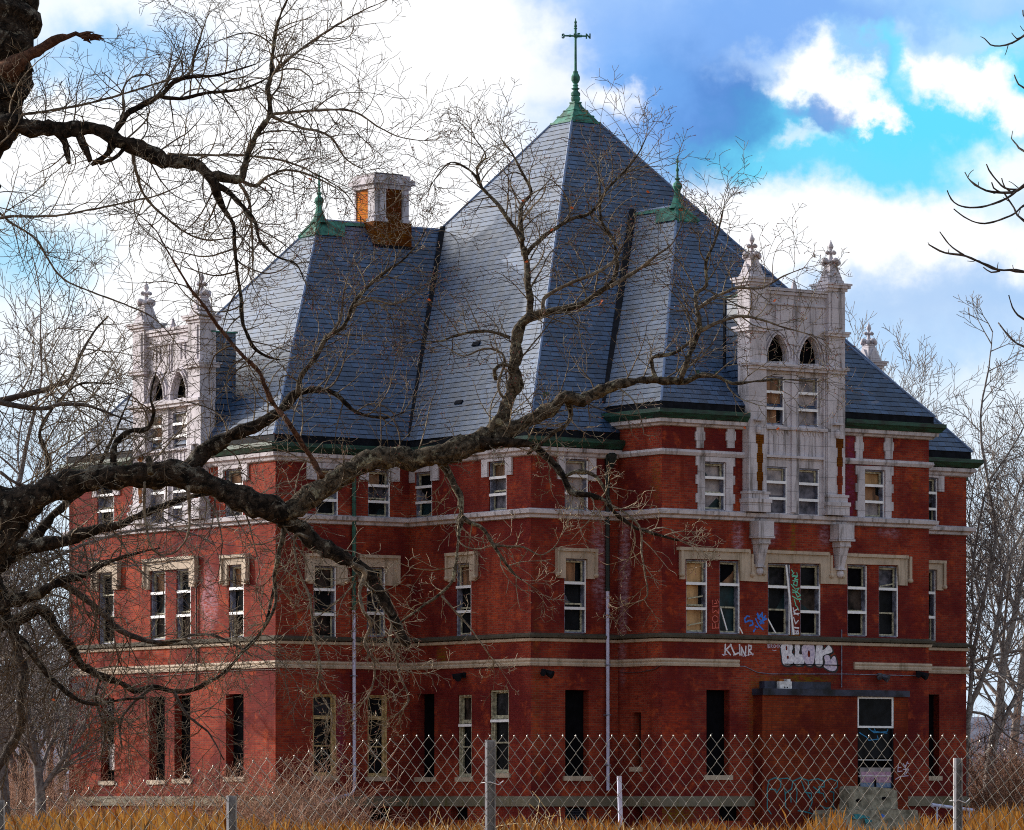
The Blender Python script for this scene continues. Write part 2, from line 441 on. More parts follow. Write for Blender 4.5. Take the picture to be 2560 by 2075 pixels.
def frect(face, x0, y0, x1, y1, out=0.0):
    xm = (x0 + x1) / 2; ym = (y0 + y1) / 2
    return fpx(face, x0, ym, out)[0], fpx(face, x1, ym, out)[0], fpx(face, xm, y1, out)[1], fpx(face, xm, y0, out)[1]

def plate(mb, face, poly, holes, o0, o1, mat, px=True, uo=0.0):
    """extruded outline with holes on a wall; poly in photo px (or s,z)"""
    cu = bpy.data.curves.new('tmp', 'CURVE'); cu.dimensions = '2D'; cu.fill_mode = 'BOTH'; cu.extrude = (o1 - o0) / 2
    for pl in [poly] + list(holes):
        q = [fpx(face, a, b, o1) if px else (a, b) for a, b in pl]
        sp = cu.splines.new('POLY'); sp.points.add(len(q) - 1); sp.use_cyclic_u = True
        for i, (a, b) in enumerate(q): sp.points[i].co = (a, b, 0, 1)
    ob = bpy.data.objects.new('tmp', cu); me = bpy.data.meshes.new_from_object(ob)
    P = frame(face); i = len(mb.v); k = mb.mi(mat)
    vv = [v.co.copy() for v in me.vertices]
    mb.v += [tuple(P(c.x, c.y, (o0 + o1) / 2 + c.z)) for c in vv]
    for p in me.polygons:
        mb.f.append([a + i for a in p.vertices]); mb.m.append(k)
        mb.uv.append([(vv[a].x + uo + (0 if abs(p.normal.z) > .5 else vv[a].z), vv[a].y) for a in p.vertices])
    bpy.data.meshes.remove(me); bpy.data.objects.remove(ob); bpy.data.curves.remove(cu)

def mould(mb, path, prof, mat, closed=False):
    """moulding of profile [(out, z)] along plan polyline [(u, w)], outward on the right of travel"""
    n = len(path); offs = []
    for i in range(n):
        def nrm(a, b):
            d = Vector((b[0] - a[0], b[1] - a[1])).normalized(); return Vector((d.y, -d.x))
        if closed or 0 < i < n - 1:
            n1 = nrm(path[i - 1], path[i]); n2 = nrm(path[i], path[(i + 1) % n])
            m = (n1 + n2); m = m / max(1e-6, m.dot(n1))
        elif i == 0: m = nrm(path[0], path[1])
        else: m = nrm(path[-2], path[-1])
        offs.append(m)
    vs = []; fs = []; k = len(prof)
    for (u, wv), m in zip(path, offs):
        for o, z in prof: vs.append(plan(u + m.x * o, wv + m.y * o, z))
    seg = n if closed else n - 1
    for i in range(seg):
        for j in range(k):
            a = i * k + j; b = i * k + (j + 1) % k; c = ((i + 1) % n) * k + (j + 1) % k; d = ((i + 1) % n) * k + j
            fs.append((a, b, c, d))
    if not closed: fs.append(tuple(range(k))); fs.append(tuple(range((n - 1) * k, n * k))[::-1])
    mb.add(vs, fs, mat)

OUT = [(AU, AW1), (AU, AW0), (0, AW0), (0, 0), (CU0, 0), (CU0, -CP), (CU1, -CP), (CU1, 0), (UE, 0), (UE, AW0), (RU, AW0), (RU, AW1)]
Z = lambda r: r + EYE                        # heights measured from eye level

B = empty('brick_building', plan(0, 0, 0))
tag(B, 'abandoned red brick institution with steep blue slate roofs, pale terracotta dormers and graffiti', 'building')

# stains on the brick: pixel position on a face -> uv of that face
def st(face, x, y, rx, ry, c, k):
    s, z = fpx(face, x, y); s2, z2 = fpx(face, x + rx, y); s3, z3 = fpx(face, x, y - ry)
    return (s + FACES[face][2], z, abs(s2 - s) + .01, abs(z3 - z), c, k)
STAINS = [
    st('Bright', 1500, 1400, 22, 130, PINK, .55), st('Bright', 1560, 1400, 60, 150, PINK, .0),
    st('Cleft', 1560, 1420, 16, 150, PINK, .62), st('Cleft', 1556, 1600, 12, 110, PINK, .35),
    st('Aright', 852, 1820, 12, 120, PURP, .8), st('Aend', 522, 1500, 26, 90, PINK, .5),
    st('Aend', 690, 1620, 10, 30, MOSS, .3), st('Bleft', 1105, 1640, 14, 30, MOSS, .8),
    st('C', 1845, 1345, 14, 50, PINK, .55), st('C', 1930, 1330, 18, 30, PINK, .4), st('C', 2060, 1340, 16, 30, PINK, .4),
    st('C', 1983, 1350, 6, 70, MOSS, .95), st('C', 1930, 1380, 60, 10, MOSS, .6),
    st('C', 2125, 1230, 14, 90, PURP, .9), st('C', 2127, 1120, 14, 60, PURP, .9), st('C', 2222, 1330, 30, 16, PINK, .35),
    st('C', 1980, 1585, 60, 8, MOSS, .9), st('C', 1908, 1740, 20, 60, MOSS, .85), st('C', 2010, 1697, 80, 16, MOSS, .85),
    st('C', 1885, 1780, 14, 130, MOSS, .5), st('C', 1690, 2035, 50, 30, MOSS, .9), st('C', 1900, 1990, 10, 60, MOSS, .3),
    st('Bright', 1340, 1700, 10, 300, MOSS, .22), st('C', 1690, 1830, 40, 130, ORNG, .4), st('C', 2215, 1960, 30, 40, ORNG, .0),
    st('C', 1700, 1480, 40, 80, ORNG, .3), st('Cleft', 1640, 1200, 14, 60, MOSS, .45), st('C', 2290, 1215, 12, 60, MOSS, .25),
    st('C', 2290, 1400, 20, 300, ORNG, .18), st('Aend', 240, 1800, 60, 120, ORNG, .3),
]
M['brick'] = brick_mat('red brick', srgb(164, 64, 42), srgb(124, 42, 32), srgb(128, 84, 70), [q for q in STAINS if q[5] > 0])
M['brick_chim'] = brick_mat('mossy ochre brick', srgb(132, 78, 14), srgb(110, 58, 10), srgb(70, 40, 10), moss=.8)
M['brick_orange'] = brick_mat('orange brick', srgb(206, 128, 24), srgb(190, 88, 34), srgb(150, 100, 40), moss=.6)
M['brick_fill'] = brick_mat('brick of the old vestibule', srgb(146, 62, 32), srgb(122, 46, 28), srgb(100, 60, 46))

# ------------------------------------------------------------------ openings
# face, x0, y0, x1, y1 (photo px), style, panes (top to bottom), bars
D_, T_ = 'glass', 'board'
WIN = [
    ('Bright', 1412, 1148, 1470, 1277, 'sash', ['haze_pane', 'haze_pane', 'haze_pane'], 2),
    ('Bright', 1411, 1397, 1465, 1583, 'sash', ['board_dark', 'glass', 'glass'], 2),
    ('Bright', 1413, 1725, 1472, 1940, 'void', [], 0),
    ('Bleft', 1038, 1180, 1080, 1294, 'sash', ['glass', 'glass', 'teal_pane'], 2),
    ('Bleft', 1222, 1153, 1266, 1278, 'sash', ['board_dark', 'haze_dark', 'haze_dark'], 2),
    ('Bleft', 1139, 1408, 1178, 1590, 'sash', ['board_dark', 'glass', 'glass'], 2),
    ('Bleft', 1043, 1735, 1086, 1943, 'void', [], 0),
    ('Bleft', 1145, 1737, 1179, 1943, 'tall', ['glass', 'glass'], 1),
    ('Bleft', 1225, 1725, 1272, 1933, 'tall', ['glass', 'glass'], 1),
    ('Aright', 790, 1172, 845, 1290, 'sash', ['board_dark', 'haze_dark', 'glass'], 2),
    ('Aright', 920, 1176, 975, 1294, 'sash', ['board_dark', 'haze_dark', 'glass'], 2),
    ('Aright', 784, 1415, 840, 1597, 'sash', ['glass', 'glass', 'glass'], 2),
    ('Aright', 917, 1418, 963, 1592, 'sash', ['glass', 'glass', 'glass'], 2),
    ('Aright', 782, 1735, 840, 1940, 'tall_tan', ['glass', 'glass'], 0),
    ('Aright', 919, 1737, 968, 1942, 'tall_tan', ['glass', 'glass'], 0),
    ('Aend', 243, 1200, 285, 1316, 'sash', ['glass', 'haze_dark', 'glass'], 2),
    ('Aend', 562, 1172, 607, 1296, 'sash', ['board_dark', 'haze_pane', 'glass'], 2),
    ('Aend', 247, 1432, 285, 1611, 'sash', ['glass', 'glass', 'glass'], 0),
    ('Aend', 376, 1427, 413, 1600, 'sash', ['board_dark', 'glass', 'glass'], 2),
    ('Aend', 441, 1422, 477, 1597, 'sash', ['glass', 'glass', 'glass'], 2),
    ('Aend', 572, 1412, 609, 1594, 'sash', ['board_dark', 'glass', 'glass'], 2),
    ('Aend', 252, 1746, 286, 1952, 'void', [], 0),
    ('Aend', 373, 1742, 412, 1950, 'void', [], 0),
    ('Aend', 436, 1738, 476, 1947, 'void', [], 0),
    ('Aend', 565, 1735, 609, 1942, 'void', [], 0),
    ('C', 1760, 1155, 1813, 1276, 'sash', ['haze_pane', 'haze_pane', 'haze_pane'], 2),
    ('C', 2160, 1175, 2211, 1295, 'sash', ['board', 'board_dark', 'haze_pane'], 2),
    ('C', 1715, 1399, 1768, 1583, 'sash', ['board', 'board', 'board'], 2),
    ('C', 1799, 1402, 1849, 1585, 'sash', ['glass', 'teal_pane', 'teal_pane'], 1),
    ('C', 1920, 1409, 1975, 1588, 'sash', ['glass', 'glass', 'glass'], 1),
    ('C', 2001, 1410, 2051, 1590, 'sash', ['glass', 'glass', 'glass'], 2),
    ('C', 2119, 1412, 2167, 1591, 'sash', ['glass', 'glass', 'glass'], 2),
    ('C', 2197, 1415, 2245, 1593, 'sash', ['haze_dark', 'glass', 'glass'], 1),
    ('C', 1766, 1725, 1824, 1938, 'void', [], 0),
    ('Cleft', 1581, 1781, 1602, 1917, 'void', [], 0),
    ('D', 2318, 1194, 2343, 1312, 'sash', ['haze_dark', 'haze_dark', 'teal_pane'], 2),
    ('D', 2312, 1424, 2339, 1603, 'sash', ['board_dark', 'glass', 'glass'], 2),
    ('D', 2313, 1736, 2348, 1940, 'void', [], 0),
    # cellar openings under the stone band
    ('Bright', 1413, 2018, 1472, 2050, 'vent', [], 0), ('C', 1798, 2014, 1855, 2052, 'cellar', [], 0),
    ('Aright', 926, 2020, 982, 2052, 'cellar', [], 0), ('Bleft', 1127, 2018, 1169, 2050, 'cellar', [], 0),
    ('Cleft', 1584, 2016, 1606, 2050, 'cellar', [], 0),
]
HOLES = {}
for wdw in WIN:
    r = frect(*wdw[:5]); HOLES.setdefault(wdw[0], []).append(r)

def wall(name, face, s0, s1, z0, z1, holes, mat, depth=.32, out=0.0):
    P = frame(face); uo = FACES[face][2]; mb = MB()
    ss = sorted({s0, s1} | {min(max(h[i], s0), s1) for h in holes for i in (0, 1)})
    zs = sorted({z0, z1} | {h[i] for h in holes for i in (2, 3)})
    for i in range(len(ss) - 1):
        for j in range(len(zs) - 1):
            a, b, c, d = ss[i], ss[i + 1], zs[j], zs[j + 1]
            if b - a < 1e-5 or d - c < 1e-5: continue
            cm, zm = (a + b) / 2, (c + d) / 2
            if any(h[0] < cm < h[1] and h[2] < zm < h[3] for h in holes): continue
            mb.face([P(a, c, out), P(b, c, out), P(b, d, out), P(a, d, out)], mat, [(a + uo, c), (b + uo, c), (b + uo, d), (a + uo, d)])
    for h in holes:
        a, b, c, d = max(h[0], s0), min(h[1], s1), h[2], h[3]; q = out - depth
        for (p1, p2) in (((a, c), (a, d)), ((b, d), (b, c)), ((a, d), (b, d)), ((b, c), (a, c))):
            pts = [P(p1[0], p1[1], out), P(p1[0], p1[1], q), P(p2[0], p2[1], q), P(p2[0], p2[1], out)]
            uv = [(p1[0] + uo, p1[1]), (p1[0] + uo + depth, p1[1]), (p2[0] + uo + depth, p2[1]), (p2[0] + uo, p2[1])]
            mb.face(pts, mat, uv)
    return mb.build(name, B)

ZT = Z(12.0); ZC = Z(13.0)
def H(f): return HOLES.get(f, [])
wall('wall', 'Aend', -AW1, -AW0, GZ, ZT, H('Aend'), M['brick'])
wall('wall', 'Aright', AU, 0, GZ, ZT, H('Aright'), M['brick'])
wall('wall', 'Bleft', -AW0, 0, GZ, ZT, H('Bleft'), M['brick'])
wall('wall', 'Bright', 0, CU0, GZ, ZT, H('Bright'), M['brick'])
wall('wall', 'Cleft', -.9, CP, GZ, ZC, H('Cleft'), M['brick'])
wall('wall', 'C', CU0, CU1, GZ, ZC, H('C'), M['brick'])
wall('wall', 'Cright', -CP, .9, GZ, ZC, [], M['brick'])
wall('wall', 'D', CU1, UE, GZ, ZT, H('D'), M['brick'])
wall('wall', 'Dend', 0, AW0, GZ, ZT, [], M['brick'])
wall('wall', 'Rfront', UE, RU, GZ, ZT, [], M['brick'])
wall('wall', 'Rend', AW0, AW1, GZ, ZT, [], M['brick'])
mb = MB(); pb = lambda s, z, o=0: plan(s, AW1 + o, z)
pbox(mb, pb, AU, RU, GZ, ZT, -.3, 0, M['brick']); mb.build('wall', B)

def sash_frame(mb, P, s0, s1, z0, z1, o, t, mat, dep=.05):
    pbox(mb, P, s0, s0 + t, z0, z1, o - dep, o, mat); pbox(mb, P, s1 - t, s1, z0, z1, o - dep, o, mat)
    pbox(mb, P, s0 + t, s1 - t, z0, z0 + t, o - dep, o, mat); pbox(mb, P, s0 + t, s1 - t, z1 - t, z1, o - dep, o, mat)

rw = random.Random(5)
M['glass_b'] = simple('dusty glass', srgb(24, 26, 32), .5, .7, 3.0, c2=srgb(50, 49, 56), spec=.1)
M['glass_c'] = simple('dim room behind glass', srgb(34, 27, 26), .6, .7, 2.0, c2=srgb(74, 62, 58), spec=.1)
def make_window(face, s0, s1, z0, z1, style, panes, bars, out=0.0, deep=.26, parent=B, sill=True):
    P = frame(face); h = z1 - z0; wd = s1 - s0
    e = .004
    if style in ('void', 'cellar', 'vent'):
        mb = MB(); mb.face([P(s0 + e, z0 + e, out - .3), P(s1 - e, z0 + e, out - .3), P(s1 - e, z1 - e, out - .3), P(s0 + e, z1 - e, out - .3)], M['black'])  # black sheet stands in for the unlit room behind the opening
        wn = mb.build('window_opening' if style != 'vent' else 'cellar_vent', parent)
        if style == 'void':
            m2 = MB(); pbox(m2, P, s0 - .1, s1 + .1, z0 - .16, z0 + .0, out - .2, out + .07, M['sand']); m2.build('sill', wn)
        if style == 'vent':
            m2 = MB()
            for k in range(6):
                zz = z0 + .05 + k * (h - .1) / 6; pbox(m2, P, s0 + .05, s1 - .05, zz, zz + .035, out - .2, out - .08, M['lead'])
            m2.build('louvre', wn)
        return wn
    mb = MB(); t = .055
    cm = M['casing'] if style == 'sash' else (M['wood_tan'] if style == 'tall_tan' else M['wood'])
    o1 = out - .05; o0 = out - deep
    zc1 = z1 - e if style == 'sash' else z1 - e
    pbox(mb, P, s0 + e, s0 + t, z0 + e, zc1, o0, o1, cm); pbox(mb, P, s1 - t, s1 - e, z0 + e, zc1, o0, o1, cm)
    pbox(mb, P, s0 + t, s1 - t, z1 - t, zc1, o0, o1, cm); pbox(mb, P, s0 + t, s1 - t, z0 + e, z0 + t, o0, o1, cm)
    # pale outer stop on the jambs
    pbox(mb, P, s1 - .035, s1 - e, z0 + .03, z1 - .03, o1, out - .008, M['bar'] if style == 'sash' else cm)
    wn = mb.build('window', parent)
    a, b = s0 + t, s1 - t; c, d = z0 + t, z1 - t
    fm = M['wood'] if style != 'tall_tan' else M['wood_tan']
    if style == 'sash':
        zm = d - h * .30; zl = c + h * .36 + rw.uniform(-.04, .03) * h
        s1m = MB(); sash_frame(s1m, P, a, b, zm, d, out - .13, .06, fm); s1m.build('upper_sash', wn)
        s2m = MB(); drop = rw.choice([0, 0, .04, .1]) * h
        sash_frame(s2m, P, a, b, c, zl + .02, out - .17, .055, fm, .04); s2m.build('lower_sash', wn)
        cuts = [d, zm, zl, c]
    else:
        zm = c + h * (.70 if style == 'tall_tan' else .66); zl = c + h * .34
        s1m = MB(); sash_frame(s1m, P, a, b, c, zm, out - .12, .07, fm); s1m.build('lower_sash', wn)
        s3 = MB(); pbox(s3, P, a + .07, b - .07, zl, zl + .05, out - .16, out - .12, fm); s3.build('mid_rail', wn)
        s2m = MB(); sash_frame(s2m, P, a, b, zm + .002, d, out - .17, .05, fm, .04); s2m.build('upper_sash', wn)
        cuts = [d, zm, c]
    pm = MB()
    for k in range(len(cuts) - 1):
        mt = M[panes[min(k, len(panes) - 1)]]
        if mt is M['glass']: mt = M[rw.choice(['glass', 'glass', 'glass', 'glass_b', 'black', 'glass_c'])]
        oo = out - deep + .012 + .001 * k
        if panes[min(k, len(panes) - 1)].startswith('board') and rw.random() < .8:
            e2 = b - (b - a) * rw.uniform(.12, .3)                # the sheet stops short, dark beyond
            pm.face([P(a, cuts[k + 1], oo), P(e2, cuts[k + 1], oo), P(e2, cuts[k], oo), P(a, cuts[k], oo)], mt)
            pm.face([P(e2, cuts[k + 1], oo - .003), P(b, cuts[k + 1], oo - .003), P(b, cuts[k], oo - .003), P(e2, cuts[k], oo - .003)], M['glass'])
        else:
            pm.face([P(a, cuts[k + 1], oo), P(b, cuts[k + 1], oo), P(b, cuts[k], oo), P(a, cuts[k], oo)], mt)
    if style == 'sash' and out < .1:                     # shards and torn lining left in the sashes
        for q in range(rw.choice((0, 1, 1, 2))):
            x0_ = rw.choice((a, b)); zz0 = rw.choice((c, zl, zm)); sg = 1 if x0_ == a else -1; k2 = out - deep + .02 + q * .002
            pm.face([P(x0_, zz0, k2), P(x0_ + sg * (b - a) * rw.uniform(.3, .9), zz0, k2), P(x0_ + sg * (b - a) * rw.uniform(0, .3), zz0 + h * rw.uniform(.08, .24), k2), P(x0_, zz0 + h * rw.uniform(.08, .22), k2)], M[rw.choice(['glass_c', 'haze_dark', 'teal_pane', 'board_dark'])])
    pm.build('pane', wn)
    fr = {2: (.325, .665), 1: (.325,), 0: ()}[bars]
    if style == 'tall': fr = (.37,)
    for k, q in enumerate(fr):
        bm_ = MB(); zz = z1 - h * q; th = .045
        pbox(bm_, P, s0 + e, s1 - e, zz - th, zz + th, out - .055, out - .006, M['bar']); bm_.build('bar', wn)
    if style in ('tall', 'tall_tan') and sill:
        m2 = MB(); pbox(m2, P, s0 - .1, s1 + .1, z0 - .15, z0, out - .2, out + .07, M['sand']); m2.build('sill', wn)
    return wn

for wdw in WIN:
    s0, s1, z0, z1 = frect(*wdw[:5])
    if wdw[0] == 'D': s0 = max(s0, CU1 + .002)
    make_window(wdw[0], s0, s1, z0, z1, wdw[5], wdw[6], wdw[7])

# grey board leaning in the broken left opening, slipped frames in the open windows
mb = MB(); P = frame('Aend'); a, b, c, d = frect('Aend', 262, 1860, 287, 1925); pbox(mb, P, a, b, c, d, -.22, -.2, M['haze_pane'])
mb.build('loose_board', B)['label'] = 'grey board left standing in the ground floor opening'
def stick(face, x0, y0, x1, y1, wpx, out, mat, name, dep=.03, parent=B):
    a = fpx(face, x0, y0, out); b = fpx(face, x1, y1, out); P = frame(face)
    d = Vector((b[0] - a[0], b[1] - a[1])).normalized(); n = Vector((-d.y, d.x)) * (wpx / 72 / 2)
    mb = MB(); q = [(a[0] + n.x, a[1] + n.y), (a[0] - n.x, a[1] - n.y), (b[0] - n.x, b[1] - n.y), (b[0] + n.x, b[1] + n.y)]
    v = [P(s, z, out) for s, z in q] + [P(s, z, out - dep) for s, z in q]
    mb.add(v, [(0, 1, 2, 3), (7, 6, 5, 4), (0, 4, 5, 1), (1, 5, 6, 2), (2, 6, 7, 3), (3, 7, 4, 0)], mat)
    return mb.build(name, parent)
stick('C', 1966, 1412, 1984, 1587, 5, .03, M['bar'], 'slipped_frame_strip')
stick('C', 1972, 1412, 1979, 1588, 3, .012, M['casing'], 'slipped_frame_strip')
for q in ((1802, 1520, 1818, 1576), (1919, 1545, 1939, 1582), (1849, 1568, 1857, 1584)):
    stick('C', *q, 3.0, -.02 if q[0] != 1849 else .02, M['bar'], 'slipped_frame_strip')
for q in ((1720, 1496, 1757, 1490), (1720, 1512, 1757, 1513), (1720, 1563, 1757, 1556), (2199, 1466, 2232, 1460)):
    stick('C', *q, 3.2, -.1, M['wood'], 'broken_glazing_bar')

# ------------------------------------------------------------------ string courses, cornices, gutters
def course(name, path, prof, mat):
    mb = MB(); mould(mb, path, [(o, Z(z)) for o, z in prof], mat); return mb.build(name, B)
S3 = [(0, 9.34), (.10, 9.36), (.12, 9.45), (.24, 9.5), (.26, 9.62), (0, 9.68)]
S2a = [(0, 5.22), (.07, 5.24), (.09, 5.33), (0, 5.35)]; S2b = [(0, 5.352), (.16, 5.37), (.17, 5.44), (0, 5.52)]
B1 = [(0, 4.42), (.07, 4.42), (.09, 4.50), (.05, 4.54), (.09, 4.60), (.08, 4.66), (0, 4.67)]
BS = [(0, -.28), (.1, -.28), (.1, 0), (0, .06)]
CO = [(0, 11.42), (.1, 11.45), (.14, 11.55), (.24, 11.6), (.26, 11.72), (0, 11.73)]
FA = [(0, 11.74), (.12, 11.74), (.12, 12.34), (0, 12.34)]
GU = [(.125, 11.742), (.3, 11.75), (.4, 11.88), (.44, 11.92), (.44, 12.05), (.41, 12.05), (.38, 11.98), (.125, 11.9)]
up = lambda pr, d: [(o, z + d) for o, z in pr]
PC = [(CU0, .75), (CU0, -CP), (CU1, -CP), (CU1, .75)]
course('string_course', OUT, S3, M['stone'])
course('string_course', OUT, S2a, M['sand']); course('ledge', OUT, S2b, M['darkstone'])
sa = fpx('C', 1846, 1650)[0]; sb = fpx('C', 2134, 1660)[0]
course('string_course', OUT[:6] + [(sa, -CP)], B1, M['sand'])
course('string_course', [(sb, -CP)] + OUT[6:], B1, M['sand'])
pa = fpx('C', 1906, 2000, .5)[0]; pbs = fpx('C', 2270, 2000, .5)[0]
course('base_course', OUT[:6] + [(pa, -CP)], BS, M['sandmoss']); course('base_course', [(pbs, -CP)] + OUT[6:], BS, M['sandmoss'])
DO_ = .3; AB = OUT[:4] + [(CU0 - .01, 0)]; DD = [(CU1 + .01, 0)] + OUT[8:]
gA0, gA1 = -13.7 - 2.28, -13.7 + 2.28                # dormer on the left wing interrupts the gutter
gC0, gC1 = fpx('C', 1870, 1050, DO_)[0], fpx('C', 2111, 1050, DO_)[0]
for pth in ([(AU, AW1), (AU, -gA0)], [(AU, -gA1)] + OUT[1:4] + [(CU0 - .01, 0)], DD):
    course('cornice', pth, CO, M['stone']); course('fascia', pth, FA, M['fascia']); course('gutter', pth, GU, M['gutter'])
for PC in ([(CU0, .75), (CU0, -CP), (gC0, -CP)], [(gC1, -CP), (CU1, -CP), (CU1, .75)]):
    course('string_course', PC, [(0, 11.46), (.08, 11.47), (.14, 11.58), (.12, 11.66), (0, 11.68)], M['stone'])
    course('cornice', PC, up([(0, 11.50), (.1, 11.52), (.16, 11.6), (.24, 11.62), (.26, 11.74), (0, 11.74)], .93), M['stone'])
    course('fascia', PC, up(FA, .93), M['fascia']); course('gutter', PC, up(GU, .93), M['gutter'])

# ------------------------------------------------------------------ window heads
def head(face, x0, x1, y0, legs, wins, name, mat, th=.09, y0b=None):
    """stone head: spans x0..x1 from y0 down to 'legs', cut out for the openings"""
    mb = MB(); P = frame(face); xm = (x0 + x1) / 2
    s0 = fpx(face, x0, y0, th)[0]; s1 = fpx(face, x1, y0, th)[0]; z1 = fpx(face, xm, y0, th)[1]; zl = fpx(face, xm, legs, th)[1]
    ws = [(q[0] - .002, q[1] + .002, q[3] + .003) for q in [frect(face, *w_) for w_ in wins]]
    ws[0] = (max(ws[0][0], s0 + .02), ws[0][1], ws[0][2])
    poly = [(s0, z1), (s0, zl)]
    a, b = ws[0][0], ws[-1][1]; zt = ws[0][2]
    poly += [(a, zl), (a, zt), (b, zt), (b, zl), (s1, zl), (s1, z1)]
    plate(mb, face, poly, [], -.02, th, mat, px=False)
    o = mb.build(name, B)
    m2 = MB(); c = .075
    pbox(m2, P, s0 - c, s1 + c, z1 - .03, z1 + c, -.02, th + .09, mat)
    pbox(m2, P, s0 - c, s0 + .03, zl + .12, z1 - .03, -.02, th + .07, mat)
    pbox(m2, P, s1 - .03, s1 + c, zl + .12, z1 - .03, -.02, th + .07, mat)
    for sx in (s0 - .03, s1 + .03): ball(m2, P(sx, zl + .12, th + .02), .1, .1, .09, mat, 8, 5)
    m2.build('hood_mould', o)
    return o
W2 = {(q[0], q[1]): q[1:5] for q in WIN}
def g(face, x): return W2[(face, x)]
head('Bright', 1396, 1488, 1376, 1446, [g('Bright', 1411)], 'window_head', M['sand'])
head('Bleft', 1119, 1187, 1386, 1453, [g('Bleft', 1139)], 'window_head', M['sand'])
head('Aright', 770, 862, 1390, 1460, [g('Aright', 784)], 'window_head', M['sand'])
head('Aright', 902, 994, 1393, 1463, [g('Aright', 917)], 'window_head', M['sand'])
head('Aend', 556, 615, 1392, 1462, [g('Aend', 572)], 'window_head', M['sand'])
head('Aend', 362, 487, 1399, 1470, [g('Aend', 376), g('Aend', 441)], 'window_head', M['sand'])
head('Aend', 233, 294, 1408, 1476, [g('Aend', 247)], 'window_head', M['sand'])
head('D', 2300, 2359, 1406, 1475, [g('D', 2312)], 'window_head', M['sand'])
# the joined heads of the six middle windows of the front wing
mb = MB(); f = 'C'
poly = [(1702, 1374), (1702, 1448), (1713.5, 1448), (1713.5, 1397), (1849.5, 1400), (1852, 1452), (1919, 1455), (1919, 1407), (2052, 1409), (2053, 1459),
        (2118, 1461), (2118, 1410), (2246, 1413), (2249, 1463), (2269, 1464), (2269, 1392), (2107, 1389), (2107, 1420), (2076, 1420), (2076, 1384), (1909, 1381), (1909, 1410), (1878, 1410), (1877, 1376)]
plate(mb, f, poly, [], -.02, .09, M['sand']); mh = mb.build('window_head', B)
def strip(face, x0, y0, x1, y1, hgt, o1, mat, name, parent, o0=0.0):
    mb = MB(); P = frame(face); a = fpx(face, x0, y0, o1); b = fpx(face, x1, y1, o1); zz = (a[1] + b[1]) / 2
    pbox(mb, P, a[0], b[0], zz - hgt / 2, zz + hgt / 2, o0, o1, mat); return mb.build(name, parent)
for q in ((1699, 1373, 1876, 1375), (1910, 1380, 2074, 1383), (2108, 1388, 2272, 1391)):
    strip('C', *q, .11, .17, M['sand'], 'hood_mould', mh)
P = frame('C')
for x, y0, y1 in ((1700, 1374, 1436), (2271, 1392, 1452)):
    mb = MB(); a = fpx('C', x, y0); b = fpx('C', x, y1); pbox(mb, P, a[0] - .05, a[0] + .05, b[1], a[1], -.02, .15, M['sand'])
    ball(mb, P(a[0], b[1], .1), .11, .1, .09, M['sand'], 8, 5); mb.build('hood_mould', mh)
for x, y in ((1876, 1437), (1904, 1433), (2074, 1440), (2102, 1440)):
    mb = MB(); a = fpx('C', x, y); ball(mb, P(a[0], a[1], .12), .09, .09, .09, M['sand'], 8, 5)
    pbox(mb, P, a[0] - .04, a[0] + .04, a[1], a[1] + .7, .09, .14, M['sand']); mb.build('label_stop', mh)
# upper-storey heads run up into the cornice
def uhead(face, x0, x1, ylegs, win, ytop=1124):
    mb = MB(); th = .07; q = frect(face, *win); s0 = fpx(face, x0, ylegs, th)[0]; s1 = fpx(face, x1, ylegs, th)[0]
    zl = fpx(face, (x0 + x1) / 2, ylegs, th)[1]; zt = Z(11.43); a, b, t = q[0] - .002, q[1] + .002, q[3] + .003
    s0 = min(s0, a - .02)
    plate(mb, face, [(s0, zt), (s0, zl), (a, zl), (a, t), (b, t), (b, zl), (s1, zl), (s1, zt)], [], -.02, th, M['stone'], px=False)
    mb.build('window_head', B)
uhead('Bright', 1395, 1491, 1200, g('Bright', 1412)); uhead('Bleft', 1203, 1278, 1190, g('Bleft', 1222))
uhead('Bleft', 1022, 1094, 1204, g('Bleft', 1038)); uhead('Aright', 768, 862, 1200, g('Aright', 790)); uhead('Aright', 900, 1000, 1202, g('Aright', 920))
uhead('Aend', 545, 618, 1204, g('Aend', 562)); uhead('Aend', 230, 296, 1240, g('Aend', 243)); uhead('D', 2312, 2361, 1228, g('D', 2318))
